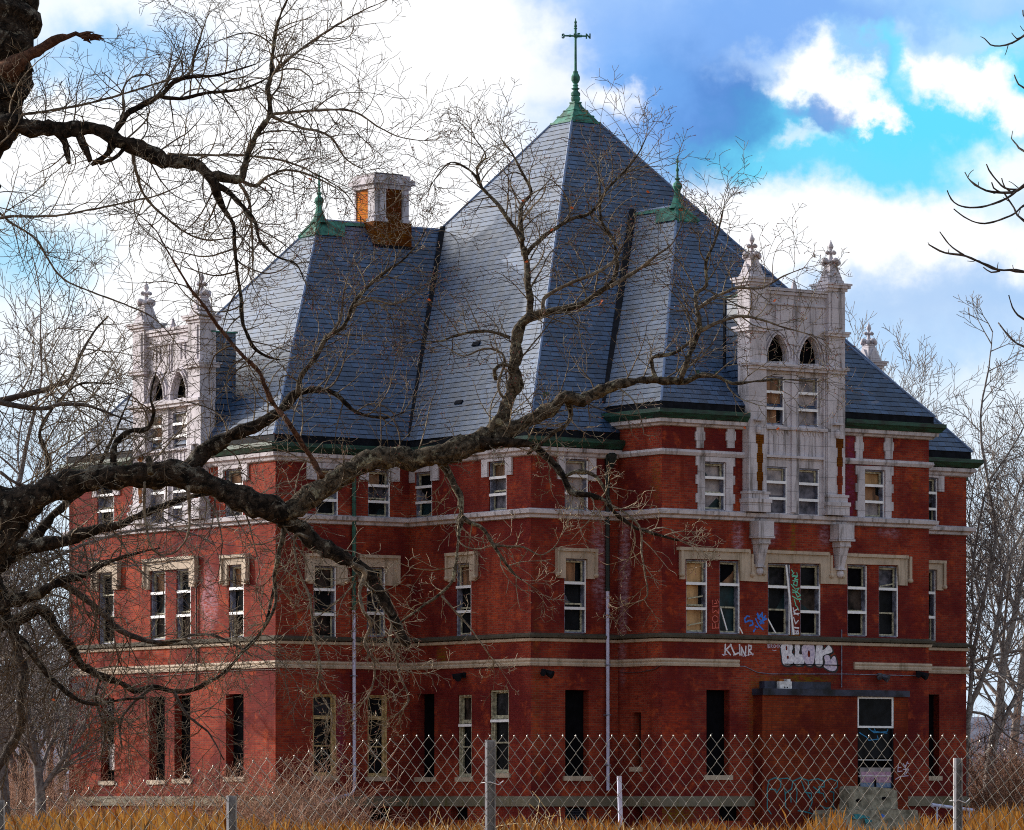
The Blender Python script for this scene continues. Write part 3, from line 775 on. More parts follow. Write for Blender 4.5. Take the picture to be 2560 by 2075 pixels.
# quoined terracotta surrounds of the two outer windows of the front wing
def surround(x0, x1, win, top, ybot, stripes, ys0, ys1):
    wx0, wy0, wx1, wy1 = win; L = [(x0, top)]; n = 6
    zig = []
    for k in range(n):
        ya = top + (ybot - top) * k / n; yb = top + (ybot - top) * (k + 1) / n; q = 5 if k % 2 else 0
        zig += [(x0 + q, ya), (x0 + q, yb)]
    zag = []
    for k in range(n):
        ya = top + (ybot - top) * k / n; yb = top + (ybot - top) * (k + 1) / n; q = 5 if k % 2 else 0
        zag += [(x1 - q, ya + 3), (x1 - q, yb + 3)]
    q = frect('C', *win); hole = [(q[0] - .002, q[2] - .002), (q[0] - .002, q[3] + .002), (q[1] + .002, q[3] + .002), (q[1] + .002, q[2] - .002)]
    mb = MB(); poly = [fpx('C', a, b, .06) for a, b in zig] + [fpx('C', a, b, .06) for a, b in reversed(zag)]
    zb = min(z for s, z in poly); plate(mb, 'C', poly, [hole], -.02, .06, M['stone'], px=False)
    o = mb.build('window_surround', B)
    for (a, b) in stripes:
        m2 = MB(); ym = (ys0 + ys1) / 2; hh = (ys1 - ys0) / 2
        pl = [(a, ys0), (a, ym - 12), (a - 3, ym - 12), (a - 3, ym + 10), (a, ym + 10), (a, ys1), (b, ys1), (b, ym + 10), (b + 3, ym + 10), (b + 3, ym - 12), (b, ym - 12), (b, ys0)]
        plate(m2, 'C', pl, [], -.02, .055, M['stone']); m2.build('upper_strip', o)
surround(1741, 1838, g('C', 1760), 1140, 1279, [(1742, 1760), (1819, 1837)], 1062, 1120)
surround(2140, 2234, g('C', 2160), 1164, 1296, [(2141, 2157), (2214, 2232)], 1088, 1148)

# ------------------------------------------------------------------ dormers (laid out on the front wing, reused on the side wings)
DO = .30
dc = (fpx('C', 1870, 1000, DO)[0] + fpx('C', 2111, 1000, DO)[0]) / 2
def dpx(x, y, out=DO):
    s, z = fpx('C', x, y, out); return s - dc, z
def make_dormer(face, sc, dz, k, depth, simple_=False):
    P0 = frame(face)
    fz = lambda z: z + dz * min(1, max(0, (z - Z(11.8)) / 1.6))
    flip = -1 if FACES[face][0] == 'X' else 1
    P = lambda s, z, o=0.0: P0(sc + s * k * flip, fz(z), o)
    st_ = M['stone']
    def plt(mb, poly, holes, o0, o1, mat, px=True):
        tmp = MB(); pl = [dpx(a, b) for a, b in poly] if px else poly; hl = [[dpx(a, b) for a, b in h] for h in holes] if px else holes
        cu = bpy.data.curves.new('t', 'CURVE'); cu.dimensions = '2D'; cu.fill_mode = 'BOTH'; cu.extrude = (o1 - o0) / 2
        for q in [pl] + hl:
            sp = cu.splines.new('POLY'); sp.points.add(len(q) - 1); sp.use_cyclic_u = True
            for i, (a, b) in enumerate(q): sp.points[i].co = (a, b, 0, 1)
        ob = bpy.data.objects.new('t', cu); me = bpy.data.meshes.new_from_object(ob)
        mb.add([P(v.co.x, v.co.y, (o0 + o1) / 2 + v.co.z) for v in me.vertices], [tuple(p.vertices) for p in me.polygons], mat)
        bpy.data.meshes.remove(me); bpy.data.objects.remove(ob); bpy.data.curves.remove(cu)
    def bx(mb, x0, y0, x1, y1, o0, o1, mat):
        a = dpx(x0, y0); b = dpx(x1, y1); pbox(mb, P, a[0], b[0], b[1], a[1], o0, o1, mat)
    def rect(x0, y0, x1, y1):
        xm = (x0 + x1) / 2; ym = (y0 + y1) / 2
        return dpx(x0, ym)[0], dpx(x1, ym)[0], dpx(xm, y1)[1], dpx(xm, y0)[1]
    # centre field with openings
    wins = [(1921, 1166, 1972, 1286), (2002, 1171, 2053, 1290), (1919, 940, 1965, 1061), (2001, 944, 2051, 1066)]
    def arch(x0, x1, yb, yt, grow=0.0):
        c = (x0 + x1) / 2; hw = (x1 - x0) / 2 + grow; pts = [(c - hw, yb), ]
        ys = yb - (yb - yt) * .30
        for i in range(9):
            a = i / 8; x = c - hw + hw * a; y = ys - (ys - yt + grow) * math.sin(a * math.pi / 2) ** .82
            pts.append((x, y))
        for i in range(7, -1, -1):
            a = i / 8; x = c + hw - hw * a; y = ys - (ys - yt + grow) * math.sin(a * math.pi / 2) ** .82
            pts.append((x, y))
        pts.append((c + hw, yb)); return pts
    a1 = arch(1921, 1971, 903, 838); a2 = arch(2002, 2052, 909, 844)
    rs = [rect(*w_) for w_ in wins]
    hol = [[(q[0], q[2]), (q[0], q[3]), (q[1], q[3]), (q[1], q[2])] for q in rs]
    ah = [[dpx(x, y) for x, y in a] for a in (a1, a2)]
    tl = dpx(1912, 722); tr = dpx(2078, 722 + 13); bl = dpx(1912, 1287)
    zt = (tl[1] + tr[1]) / 2; zb = Z(9.66)
    mb = MB(); plt(mb, [(tl[0], zb), (tl[0], zt), (tr[0], zt), (tr[0], zb)], hol + ah, -.16 if simple_ else -.02, .2, st_, px=False)
    D = mb.build('dormer', B)
    # body behind the parapet, with slate cheeks
    sL = dpx(1873, 1000)[0]; sR = dpx(2110, 1000)[0]
    mb = MB(); zb2 = Z(12.6); z2 = dpx(2000, 745)[1]
    pbox(mb, P, sL + .06, sR - .06, zb2, z2, -depth, -.14, M['slate']); mb.build('cheek', D)
    mb = MB(); pbox(mb, P, sL + .0, sR - .0, z2, z2 + .05, -depth - .05, -.1, M['copper']); pbox(mb, P, sL + .03, sL + .1, zb2, z2, -depth - .12, -depth - .002, M['fascia'])
    mb.build('flashing', D)
    mb = MB()                                                     # black sheet standing in for the dark behind arches and upper openings
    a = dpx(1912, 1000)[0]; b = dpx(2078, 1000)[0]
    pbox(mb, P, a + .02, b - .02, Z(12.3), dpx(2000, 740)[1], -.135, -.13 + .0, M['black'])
    mb.build('arch_darkness', D)
    # windows
    panes = [['haze_pane', 'haze_pane', 'haze_dark'], ['haze_dark', 'haze_dark', 'haze_dark'], ['board_dark', 'board_dark', 'board_dark'], ['haze_pane', 'haze_pane', 'haze_pane']]
    FACES['_d'] = FACES[face]
    for i, q in enumerate(rs):
        s0, s1 = sc + q[0] * k * flip, sc + q[1] * k * flip
        if s0 > s1: s0, s1 = s1, s0
        make_window(face, s0, s1, fz(q[2]), fz(q[3]), 'sash', panes[i], 2, out=.2, deep=.18, parent=B)
    # pilasters
    for side, (x0, x1) in enumerate(((1870, 1914), (2068, 2111))):
        mb = MB(); s0 = dpx(x0, 1000)[0]; s1 = dpx(x1, 1000)[0]; c = (s0 + s1) / 2; hw = (s1 - s0) / 2
        zc = dpx(x1 if side else x0, 712 if side else 700)[1]; zc = dpx(2083, 712)[1]
        z917 = dpx(2000, 917)[1]; z836 = dpx(2083, 838)[1]; z1238 = dpx(2090, 1240)[1]; zb_ = Z(9.66)
        pbox(mb, P, c - hw, c + hw, z1238, z917, -.25, .34, st_)
        pbox(mb, P, c - hw + .02, c + hw - .02, z917, zc, -.3, .36, st_)
        pbox(mb, P, c - hw * .62, c + hw * .62, z836 + .25, zc - .3, .36, .4, st_)
        pbox(mb, P, c - hw - .1, c + hw + .1, zb_, z1238 - .35, -.02, .46, st_)
        pbox(mb, P, c - hw - .13, c + hw + .13, z1238 - .35, z1238 - .22, -.02, .5, st_)
        pbox(mb, P, c - hw - .05, c + hw + .05, z1238 - .22, z1238 - .05, -.02, .42, st_)
        pbox(mb, P, c - hw - .09, c + hw + .09, z1238 - .05, z1238 + .03, -.02, .45, st_)
        pl = mb.build('pilaster', D)
        mb = MB(); a = dpx(1890 if not side else 2090, 1090)[0]; b = dpx(1906 if not side else 2105, 1090)[0]
        zt_ = dpx(1900, 1086)[1] if not side else dpx(2097, 1097)[1]; zz = z1238 + .06
        nn = 6
        for j in range(nn):
            q0 = zz + (zt_ - zz) * j / nn; q1 = zz + (zt_ - zz) * (j + 1) / nn; dd = .035 if j % 2 == 0 else -.0
            if j == 5: dd = -.03
            pbox(mb, P, a + dd, b - dd, q0, q1, .34, .344, M['brick_chim'] if (not side or j > 2) else M['brick_fill'])
        mb.build('bare_brick_panel', pl)
        mb = MB(); zz = zt_ + .45                                   # little bracket and drop
        pbox(mb, P, c - .18, c + .18, zz, zz + .06, .34, .5, st_); ball(mb, P(c, zz - .3, .4), .1, .1, .16, st_, 8, 6)
        mb.build('bracket', pl)
        for z_, h_, o_ in ((z836 - .05, .1, .1), (z836 + .05, .07, .14), (zc - .22, .1, .05), (zc - .12, .1, .13), (zc - .02, .07, .17)):
            mb = MB(); pbox(mb, P, c - hw - o_, c + hw + o_, z_, z_ + h_, -.3 - o_, .36 + o_, st_); mb.build('moulding', pl)
        # pinnacle
        mb = MB(); z0 = zc + .06; ph = .0
        def tap(z_a, h_a, z_b, h_b):
            v = [P(c + sx * h_a, z_a, .03 + sy * h_a) for sx, sy in ((-1, -1), (1, -1), (1, 1), (-1, 1))] + \
                [P(c + sx * h_b, z_b, .03 + sy * h_b) for sx, sy in ((-1, -1), (1, -1), (1, 1), (-1, 1))]
            mb.add(v, [(0, 1, 5, 4), (1, 2, 6, 5), (2, 3, 7, 6), (3, 0, 4, 7), (4, 5, 6, 7), (3, 2, 1, 0)], st_)
        tap(z0, .33, z0 + .1, .31); tap(z0 + .1, .29, z0 + .64, .15); tap(z0 + .6, .19, z0 + .66, .17)
        for sx, sy in ((-1, 0), (1, 0), (0, -1), (0, 1)):              # gablets
            n_ = (sx, sy); t_ = (-sy, sx); g0 = []
            for (tt, zz_, oo) in ((-.26, .1, .325), (.26, .1, .325), (.0, .46, .27), (-.26, .1, .26), (.26, .1, .26), (.0, .46, .12)):
                g0.append(P(c + n_[0] * oo + t_[0] * tt, z0 + zz_, .03 + n_[1] * oo + t_[1] * tt))
            mb.add(g0, [(0, 1, 2), (5, 4, 3), (0, 3, 4, 1), (1, 4, 5, 2), (2, 5, 3, 0)], st_)
            for j in (-1, 1):
                ax_ = n_[0] * .33 + t_[0] * .33 * j; ay_ = n_[1] * .33 + t_[1] * .33 * j
        pn = mb.build('pinnacle', pl)
        fm = MB(); ze = z0 + .63; cc = P(c, ze, .03); UX = (P(1, 0, 0) - P(0, 0, 0)).normalized(); UY = (P(0, 0, 1) - P(0, 0, 0)).normalized()
        ball(fm, cc + Vector((0, 0, .11)), .15, .15, .13, st_, 8, 6)
        for sx, sy in ((-1, 0), (1, 0), (0, -1), (0, 1), (-.7, -.7), (.7, .7), (-.7, .7), (.7, -.7)):
            q8 = abs(sx * sy) > .1
            ball(fm, cc + UX * (.25 * sx) + UY * (.25 * sy) + Vector((0, 0, .15 if not q8 else .08)), .12 if not q8 else .09, .12 if not q8 else .09, .1, st_, 8, 5)
        lathe(fm, cc, [(.11, .1), (.08, .24), (.055, .32), (.06, .38), (.1, .41), (.1, .47), (.05, .5), (.05, .54), (.085, .6), (.095, .66), (.05, .76), (.02, .82), (.015, .88)], st_, 8)
        for sx, sy in ((-1, 0), (1, 0), (0, -1), (0, 1)):
            ball(fm, cc + UX * (.15 * sx) + UY * (.15 * sy) + Vector((0, 0, .44)), .08, .08, .07, st_, 8, 5)
        if simple_ is False or True: fm2 = fm.build('finial', pl, smooth=True)
    # ledges and trim of the field
    mb = MB(); a0 = dpx(1865, 917)[0]; b0 = dpx(2115, 917)[0]; zl = dpx(2000, 917)[1]
    pbox(mb, P, a0 - .02, b0 + .02, zl - .06, zl + .04, -.1, .5, st_); pbox(mb, P, a0 + .06, b0 - .06, zl - .17, zl - .06, -.1, .42, st_)
    mb.build('ledge', D)
    mb = MB(); pbox(mb, P, tl[0], tr[0], zt - .02, zt + .08, -.15, .32, st_); pbox(mb, P, tl[0], tr[0], zt - .5, zt - .44, .2, .26, st_)
    pbox(mb, P, tl[0], tr[0], zt - .14, zt - .04, .2, .27, st_)
    lathe(mb, P(.05, zt + .08, .1), [(.12, 0), (.1, .1), (.03, .32), (.01, .36)], st_, 6); mb.build('parapet', D)
    mb = MB()
    for a, (x0, x1, yb, yt) in zip((a1, a2), ((1921, 1971, 903, 838), (2002, 2052, 909, 844))):
        o_ = arch(x0, x1, yb, yt, 6); i_ = arch(x0, x1, yb, yt, 2)
        ring = [dpx(*p) for p in o_] + [dpx(*p) for p in reversed(i_)]
        plt(mb, ring, [], .2, .28, st_, px=False)
        o_ = arch(x0, x1, yb - 8, yt, 13); i_ = arch(x0, x1, yb - 8, yt, 10)
        plt(mb, [dpx(*p) for p in o_] + [dpx(*p) for p in reversed(i_)], [], .2, .26, st_, px=False)
    mb.build('arch_moulding', D)
    mb = MB()
    for x in (1943, 1957, 1990, 1998, 2031, 2045, 2062):
        s = dpx(x, 780)[0]; pbox(mb, P, s - .02, s + .02, Z(15.75) if 1985 < x < 2003 else Z(16.15), zt - .5, .2, .235, st_)
    s = dpx(1986.5, 1100)[0]
    pbox(mb, P, s - .09, s + .09, Z(9.7), zl - .2, .2, .27, st_)
    for x in (1915.5, 2061.5, 2066):
        s = dpx(x, 1000)[0]; pbox(mb, P, s - .025, s + .025, Z(9.7), zl - .2, .2, .29, st_)
    mb.build('rib', D)
    mb = MB(); z1_ = dpx(1990, 1072)[1]; z2_ = dpx(1990, 1143)[1]; pbox(mb, P, tl[0] + .05, tr[0] - .05, z1_ - .05, z1_ + .05, .2, .34, st_)
    pbox(mb, P, tl[0] + .05, s - .1, z2_ - .04, z2_ + .04, .2, .33, st_); pbox(mb, P, s + .1, tr[0] - .1, z2_ - .04, z2_ + .04, .2, .33, st_)
    for side in (0, 1):
        x0 = (1922, 2000)[side]
        for j in range(4):
            a = dpx(x0 + 4 + j * 13, 1090)[0]; w_ = .19
            pbox(mb, P, a - .012, a + .012, z2_ + .05, z1_ - .25, .2, .225, st_)
            pl_ = [(a - .012, z1_ - .25), (a + w_ / 2, z1_ - .1), (a + w_, z1_ - .25), (a + w_, z1_ - .08), (a, z1_ - .08)]
            plt(mb, pl_, [], .2, .228, st_, px=False)
    mb.build('tracery_panel', D)
    return D
make_dormer('C', dc, 0.0, 1.0, 1.05)
make_dormer('Aend', -13.7, -.85, 1.08, 1.15)
make_dormer('Rend', 13.9, -.85, 1.08, 1.15, True)
# hanging consoles below the dormer of the front wing
P = frame('C')
for x, yt in ((1893, 1298), (2094, 1300)):
    mb = MB(); a = fpx('C', x, yt)[0]; z = Z(9.36)
    pbox(mb, P, a - .33, a + .33, z - .5, z, 0, .5, M['stone']); pbox(mb, P, a - .36, a + .36, z - .58, z - .5, 0, .52, M['stone'])
    mb.face([P(a - .24, z - .75, .45), P(a + .24, z - .75, .45), P(a + .24, z - .72, .45), P(a - .24, z - .72, .45)], M['stone'])
    pbox(mb, P, a - .24, a + .24, z - .78, z - .58, 0, .42, M['stone'])
    v = [P(a + sx * hw_, zz, oo) for zz, hw_, o_ in ((z - .78, .2, .38), (z - 1.5, .13, .2)) for sx, oo in ((-1, o_), (1, o_), (1, 0), (-1, 0))]
    mb.add(v, [(0, 1, 5, 4), (1, 2, 6, 5), (3, 0, 4, 7)], M['stone'])
    pbox(mb, P, a - .17, a + .17, z - 1.56, z - 1.5, 0, .26, M['stone']); ball(mb, P(a, z - 1.68, .13), .13, .12, .15, M['stone'], 8, 6)
    mb.build('console', B)

# ------------------------------------------------------------------ roofs
def slope(mb, pts, mat):
    """planar roof polygon; uv = (along eave, up the slope), first two points are the eave"""
    p = [Vector(q) for q in pts]; h = (p[1] - p[0]).normalized(); n = None
    for q in p[2:]:
        n = h.cross(q - p[0])
        if n.length > .1: break
    n.normalize(); up_ = n.cross(h)
    if up_.z < 0: up_ = -up_
    mb.face(p, mat, [((q - p[0]).dot(h), (q - p[0]).dot(up_)) for q in p])
ez, cz, e = Z(12.33), Z(13.24), .16
AP = (9.55, 10.5); zt = Z(24.45); tr_ = .62
def grid_slope(mb, pts, mat, k=0): slope(mb, pts, mat)
mb = MB(); c4 = [(-e, -e), (UE + e, -e), (UE + e, AW1 + e), (-e, AW1 + e)]; t4 = [(AP[0] - tr_, AP[1] - tr_), (AP[0] + tr_, AP[1] - tr_), (AP[0] + tr_, AP[1] + tr_), (AP[0] - tr_, AP[1] + tr_)]
for i in range(4):
    j = (i + 1) % 4
    slope(mb, [plan(*c4[i], ez), plan(*c4[j], ez), plan(*t4[j], zt), plan(*t4[i], zt)], M['slate'])
mb.face([plan(*q, ez) for q in c4], M['fascia'])
roof = mb.build('roof', B)
def hipcap(name, pts, parent, mat=None, r=.05):
    mb = MB(); tube(mb, pts, [r] * len(pts), mat or M['slatecap'], 5); return mb.build(name, parent)
M['slatecap'] = simple('hip slates', srgb(96, 116, 152), .5, .3, 5, spec=.6)  # paler than the roof slates: lit hip edges put into the colour
for i in range(4): hipcap('hip', [plan(*c4[i], ez), plan(*t4[i], zt)], roof)
# left wing
def wing(sgn, uo, rid_u):
    mb = MB(); a = uo + sgn * e; mid = 14.1; rz_ = Z(20.7); inn = 3 if sgn < 0 else UE - 3
    E1 = plan(a, AW0 - e, ez); E2 = plan(a, AW1 + e, ez); Fn = plan(rid_u, mid, rz_)
    Ri = plan(7.2 if sgn < 0 else UE - 7.2, mid, rz_)
    I1 = plan(inn, AW0 - e, ez); I2 = plan(inn, AW1 + e, ez)
    slope(mb, [E2, E1, Fn], M['slate']); slope(mb, [E1, I1, Ri, Fn], M['slate']); slope(mb, [I2, E2, Fn, Ri], M['slate'])
    r = mb.build('roof', B)
    hipcap('hip', [E1, Fn], r); hipcap('hip', [E2, Fn], r); hipcap('ridge', [Fn, Ri], r, r=.06)
    return r, Fn, E1, E2, Ri
rA, FnA, A1, A2, RiA = wing(-1, AU, .8)
rR, FnR, R1, R2, RiR = wing(1, RU, UE - .8)
mb = MB(); FnC = plan(9.45, 4.3, Z(20.85)); C1 = plan(CU0 - e, -CP - e, cz); C2 = plan(CU1 + e, -CP - e, cz); RiC = plan(9.45, 8, Z(20.85))
slope(mb, [C1, C2, FnC], M['slate']); slope(mb, [plan(CU0 - e, 3, cz), C1, FnC, RiC], M['slate']); slope(mb, [C2, plan(CU1 + e, 3, cz), RiC, FnC], M['slate'])
rC = mb.build('roof', B)
hipcap('hip', [C1, FnC], rC); hipcap('hip', [C2, FnC], rC); hipcap('ridge', [FnC, RiC], rC, r=.06)
# valleys: dark metal gutters where wings meet the main roof
hipcap('valley', [plan(.0, AW0, ez + .06), plan(6.2, 14.1, Z(20.75))], rA, M['fascia'], .16)
hipcap('valley', [plan(CU0, .74, cz + .06), plan(9.45, 6.9, Z(20.9))], rC, M['fascia'], .17)
# copper caps at the ends of the ridges and finials
def copper_cap(Fn, dirs, parent, out=.035, ln=.95):
    """dirs: neighbouring ridge/hip directions going round; a skirt of sheet copper hugging the slopes"""
    mb = MB(); q = []
    for d, l in dirs: q.append(Fn + Vector(d).normalized() * l)
    o_ = Vector((0, 0, .05)); top = Fn + Vector((0, 0, .09))
    for i in range(len(q)):
        a = q[i]; b = q[(i + 1) % len(q)]
        n = (a - Fn).cross(b - Fn).normalized(); n = n if n.z > 0 else -n
        mb.face([top + n * out, a + n * out + o_ * .6, b + n * out + o_ * .6], M['copper'])
        mb.face([a + n * out + o_ * .6, b + n * out + o_ * .6, b - n * .1, a - n * .1], M['copper'])
    for i in range(len(q)): tube(mb, [top, q[i] + Vector((0, 0, .06))], [.09, .075], M['copper'], 6)
    return mb.build('copper_cap', parent)
copper_cap(FnA, [(A1 - FnA, 1.0), (A2 - FnA, 1.0), (Vector((0, 0, -1)) + (RiA - FnA).normalized() * .9, .01)], rA)
copper_cap(FnC, [(C2 - FnC, 1.0), (C1 - FnC, 1.0), (Vector((0, 0, -1)) + (RiC - FnC).normalized(), .01)], rC)
def skirt(Fn, Ed, Ri, ln, parent, drop=.55):
    """copper strip along the ridge, tapering away from the finial, on the side of Ed's hip"""
    mb = MB(); rd = (Ri - Fn).normalized(); hp = (Ed - Fn).normalized(); n = rd.cross(hp).normalized(); n = n if n.z > 0 else -n
    dn = n.cross(rd).normalized(); dn = dn if dn.z < 0 else -dn
    a = Fn + hp * .95; k = n * .045
    pts = [Fn, a, a + rd * 1.2, Fn + rd * 1.0 + dn * .22, Fn + rd * ln + dn * .16, Fn + rd * ln]
    mb.face([p + k for p in pts], M['copper']); return mb.build('copper_flashing', parent)
skirt(FnA, A1, RiA, 3.0, rA); skirt(FnC, C1, RiC, 3.2, rC)
def small_finial(Fn, parent, h=1.0):
    mb = MB(); lathe(mb, Fn - Vector((0, 0, .1)), [(z_r[0] * 1.1, z_r[1] * h) for z_r in ((.3, 0), (.2, .15), (.13, .4), (.09, .62), (.13, .7), (.16, .78), (.14, .88), (.07, .94), (.05, 1.0), (.1, 1.04), (.04, 1.1), (.035, 1.3), (.06, 1.36), (.03, 1.44), (.025, 1.62), (.05, 1.66), (.02, 1.74), (.008, 1.86))], M['copper'], 10)
    return mb.build('finial', parent, smooth=False)
small_finial(FnA, rA); small_finial(FnC, rC); small_finial(FnR, rR)
# main copper cap, flared, with a pole and compass arms
ax0 = plan(*AP, 0)
mb = MB()
def tier(z0, h0, z1, h1):
    q = lambda hh, zz: [plan(AP[0] + a * hh, AP[1] + b * hh, zz) for a, b in ((-1, -1), (1, -1), (1, 1), (-1, 1))]
    mb.add(q(h0, z0) + q(h1, z1), [(0, 1, 5, 4), (1, 2, 6, 5), (2, 3, 7, 6), (3, 0, 4, 7), (4, 5, 6, 7), (3, 2, 1, 0)], M['copper'])
zz = zt
for (dz0, h0, dz1, h1) in ((-.03, .68, .05, .66), (.05, .60, .24, .47), (.24, .50, .29, .47), (.29, .42, .46, .31), (.46, .34, .50, .31), (.5, .27, .62, .19), (.62, .185, .74, .14), (.74, .17, .79, .16)):
    tier(zz + dz0, h0, zz + dz1, h1)
cap = mb.build('copper_cap', roof)
mb = MB(); lathe(mb, (ax0.x, ax0.y, zt + .79), [(.14, 0), (.15, .04), (.17, .08), (.17, .16), (.14, .2), (.17, .24), (.17, .33), (.1, .4), (.09, .44), (.17, .48), (.1, .52), (.08, .56), (.11, .6), (.07, .66), (.12, .72), (.16, .8), (.16, .92), (.12, 1.0), (.09, 1.06), (.1, 1.1), (.05, 1.14), (.05, 1.18), (.042, 2.1), (.042, 2.64), (.07, 2.67), (.035, 2.71), (.06, 2.75), (.035, 2.84), (.055, 2.9), (.025, 2.96), (.012, 3.04)], M['copper'], 12)
pole = mb.build('finial_pole', roof, smooth=False)
hz_ = zt + .79 + 2.4; C0 = Vector((ax0.x, ax0.y, hz_))
mb = MB()
for d in (Vector((1, .12, 0)), Vector((-1, -.12, 0)), Vector((.12, 1, 0)) * 1.0, Vector((-.12, -1, 0))):
    tube(mb, [C0, C0 + d * .42], [.036, .03], M['copper'], 6); ball(mb, C0 + d * .2, .055, .055, .055, M['copper'], 6, 4)
ball(mb, C0, .07, .07, .1, M['copper'], 8, 5); arms = mb.build('compass_arms', pole)
def letter(ch, loc, size):
    cu = bpy.data.curves.new('t', 'FONT'); cu.body = ch; cu.size = size; cu.extrude = .014; cu.offset = .014; cu.align_x = 'CENTER'; cu.align_y = 'CENTER'
    ob = bpy.data.objects.new('t', cu); me = bpy.data.meshes.new_from_object(ob)
    mb = MB(); mb.add([Vector((loc.x + v.co.x, loc.y + v.co.z, loc.z + v.co.y)) for v in me.vertices], [tuple(p.vertices) for p in me.polygons], M['copper'])
    o = mb.build('compass_letter', arms); o['label'] = 'green copper letter ' + ch
    bpy.data.meshes.remove(me); bpy.data.objects.remove(ob); bpy.data.curves.remove(cu)
letter('N', C0 + Vector((.46, .05, -.01)), .24); letter('S', C0 + Vector((-.45, -.05, -.02)), .22)
letter('E', C0 + Vector((.12, .45, .09)), .2)

# snow guards: small copper lugs along the eaves
mb = MB()
def guards(p, q, n, t=.0):
    for i in range(n):
        mb = MB(); c = p.lerp(q, (i + .5) / n); pbox(mb, lambda s, z, o=0: Vector((c.x + s, c.y + o, c.z + z)), -.05, .05, -.02, .16, -.05, .05, M['gutter']); mb.build('snow_guard', roof)
guards(plan(.9, .2, Z(13.45)), plan(.9, 6.3, Z(13.45)), 11); guards(plan(1, .9, Z(13.5)), plan(3.0, .9, Z(13.5)), 3)
guards(plan(4.6, -1.6, Z(14.3)), plan(8.6, -1.6, Z(14.3)), 5)
# slipped slates
mb = MB()
for (u_, w_) in ((.75, 5.3), (2.4, 6.6)):
    z_ = Z(12.33) + (zt - Z(12.33)) / (AP[0] - tr_ + e) * (u_ + e); c = plan(u_, w_, z_ + .03)
    mb = MB(); pbox(mb, lambda s, z, o=0: c + W * s + Vector((0, 0, z)) + U * (z / 1.37) - Vector((0, 0, 0)) - U * o * .8 + Vector((0, 0, o * .6)), -.22, .2, -.06, .07, 0, .03, M['fascia']); mb.build('slipped_slate', roof)

# ------------------------------------------------------------------ chimney
cu0, cu1, cw0, cw1 = 2.69, 4.32, 13.38, 14.82
Pc = lambda s, z, o=0.0: plan(s, cw0 - o, z)
mb = MB(); zb, z1, z2, z3 = Z(19.0), Z(20.74), Z(21.94), Z(22.46); BC = M['brick_chim']
def pl4(mb, a, b, c, d, z0_, z1_, mat, uvo=0):
    q = [(a, c), (b, c), (b, d), (a, d)]
    for i in range(4):
        p, r = q[i], q[(i + 1) % 4]; ln = math.hypot(r[0] - p[0], r[1] - p[1])
        mb.face([plan(*p, z0_), plan(*r, z0_), plan(*r, z1_), plan(*p, z1_)], mat, [(uvo, z0_), (uvo + ln, z0_), (uvo + ln, z1_), (uvo, z1_)])
    mb.face([plan(*p, z1_) for p in q], mat, [(p[0], p[1]) for p in q])
    mb.face([plan(*p, z0_) for p in q], mat, [(p[0], p[1]) for p in q])
pl4(mb, cu0, cu1, cw0, cw1, zb, z1, BC); ch = mb.build('chimney', B)
mb = MB(); pl4(mb, cu0 + .1, cu1 - .12, cw0 + .1, cw1 - .1, z1, z2, BC); mb.build('shaft', ch)
mb = MB(); o_ = .104                                                  # bright orange brick on the left face
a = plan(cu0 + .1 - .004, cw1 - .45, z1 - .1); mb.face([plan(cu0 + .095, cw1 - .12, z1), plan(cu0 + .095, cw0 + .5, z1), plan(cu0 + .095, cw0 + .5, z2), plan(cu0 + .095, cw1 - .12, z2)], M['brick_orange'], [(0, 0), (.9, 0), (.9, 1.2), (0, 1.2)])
mb.build('orange_brick_panel', ch)
mb = MB()
for (a, b, c, d) in ((cu0 + .06, cu0 + .56, cw0 + .06, cw0 + .5), (cu1 - .38, cu1 - .08, cw0 + .06, cw0 + .4), (cu0 + .06, cu0 + .3, cw1 - .16, cw1 - .04), (cu1 - .3, cu1 - .06, cw1 - .3, cw1 - .04)):
    pl4(mb, a, b, c, d, z1 + .002, z2, M['stone']); pl4(mb, a - .06, b + .04, c - .06, d + .02, z1 + .004, z1 + .12, M['stone'])
lathe(mb, plan(cu0 + .2, cw0 + .16, z1), [(.16, .12), (.2, .2), (.15, .28), (.13, .34), (.13, .85), (.16, .9), (.12, 1.2)], M['stone'], 10)
mb.build('corner_pier', ch)
mb = MB()
pl4(mb, cu0 - .0, cu1 - .02, cw0 - .0, cw1 + .0, z2, z2 + .16, M['stone']); pl4(mb, cu0 - .1, cu1 + .1, cw0 - .1, cw1 + .1, z2 + .16, z2 + .34, M['stone'])
pl4(mb, cu0 + .02, cu1 - .04, cw0 + .02, cw1 - .02, z2 + .34, z3 - .01, M['stone']); pl4(mb, cu0 + .1, cu1 - .3, cw0 + .1, cw1 - .1, z3 - .01, z3 + .05, M['lead']); mb.build('crown', ch)
mb = MB(); pl4(mb, cu0 - .05, cu1 + .05, cw0 - .06, cw1, Z(19.0), Z(19.9), M['fascia']); mb.build('flashing', ch)

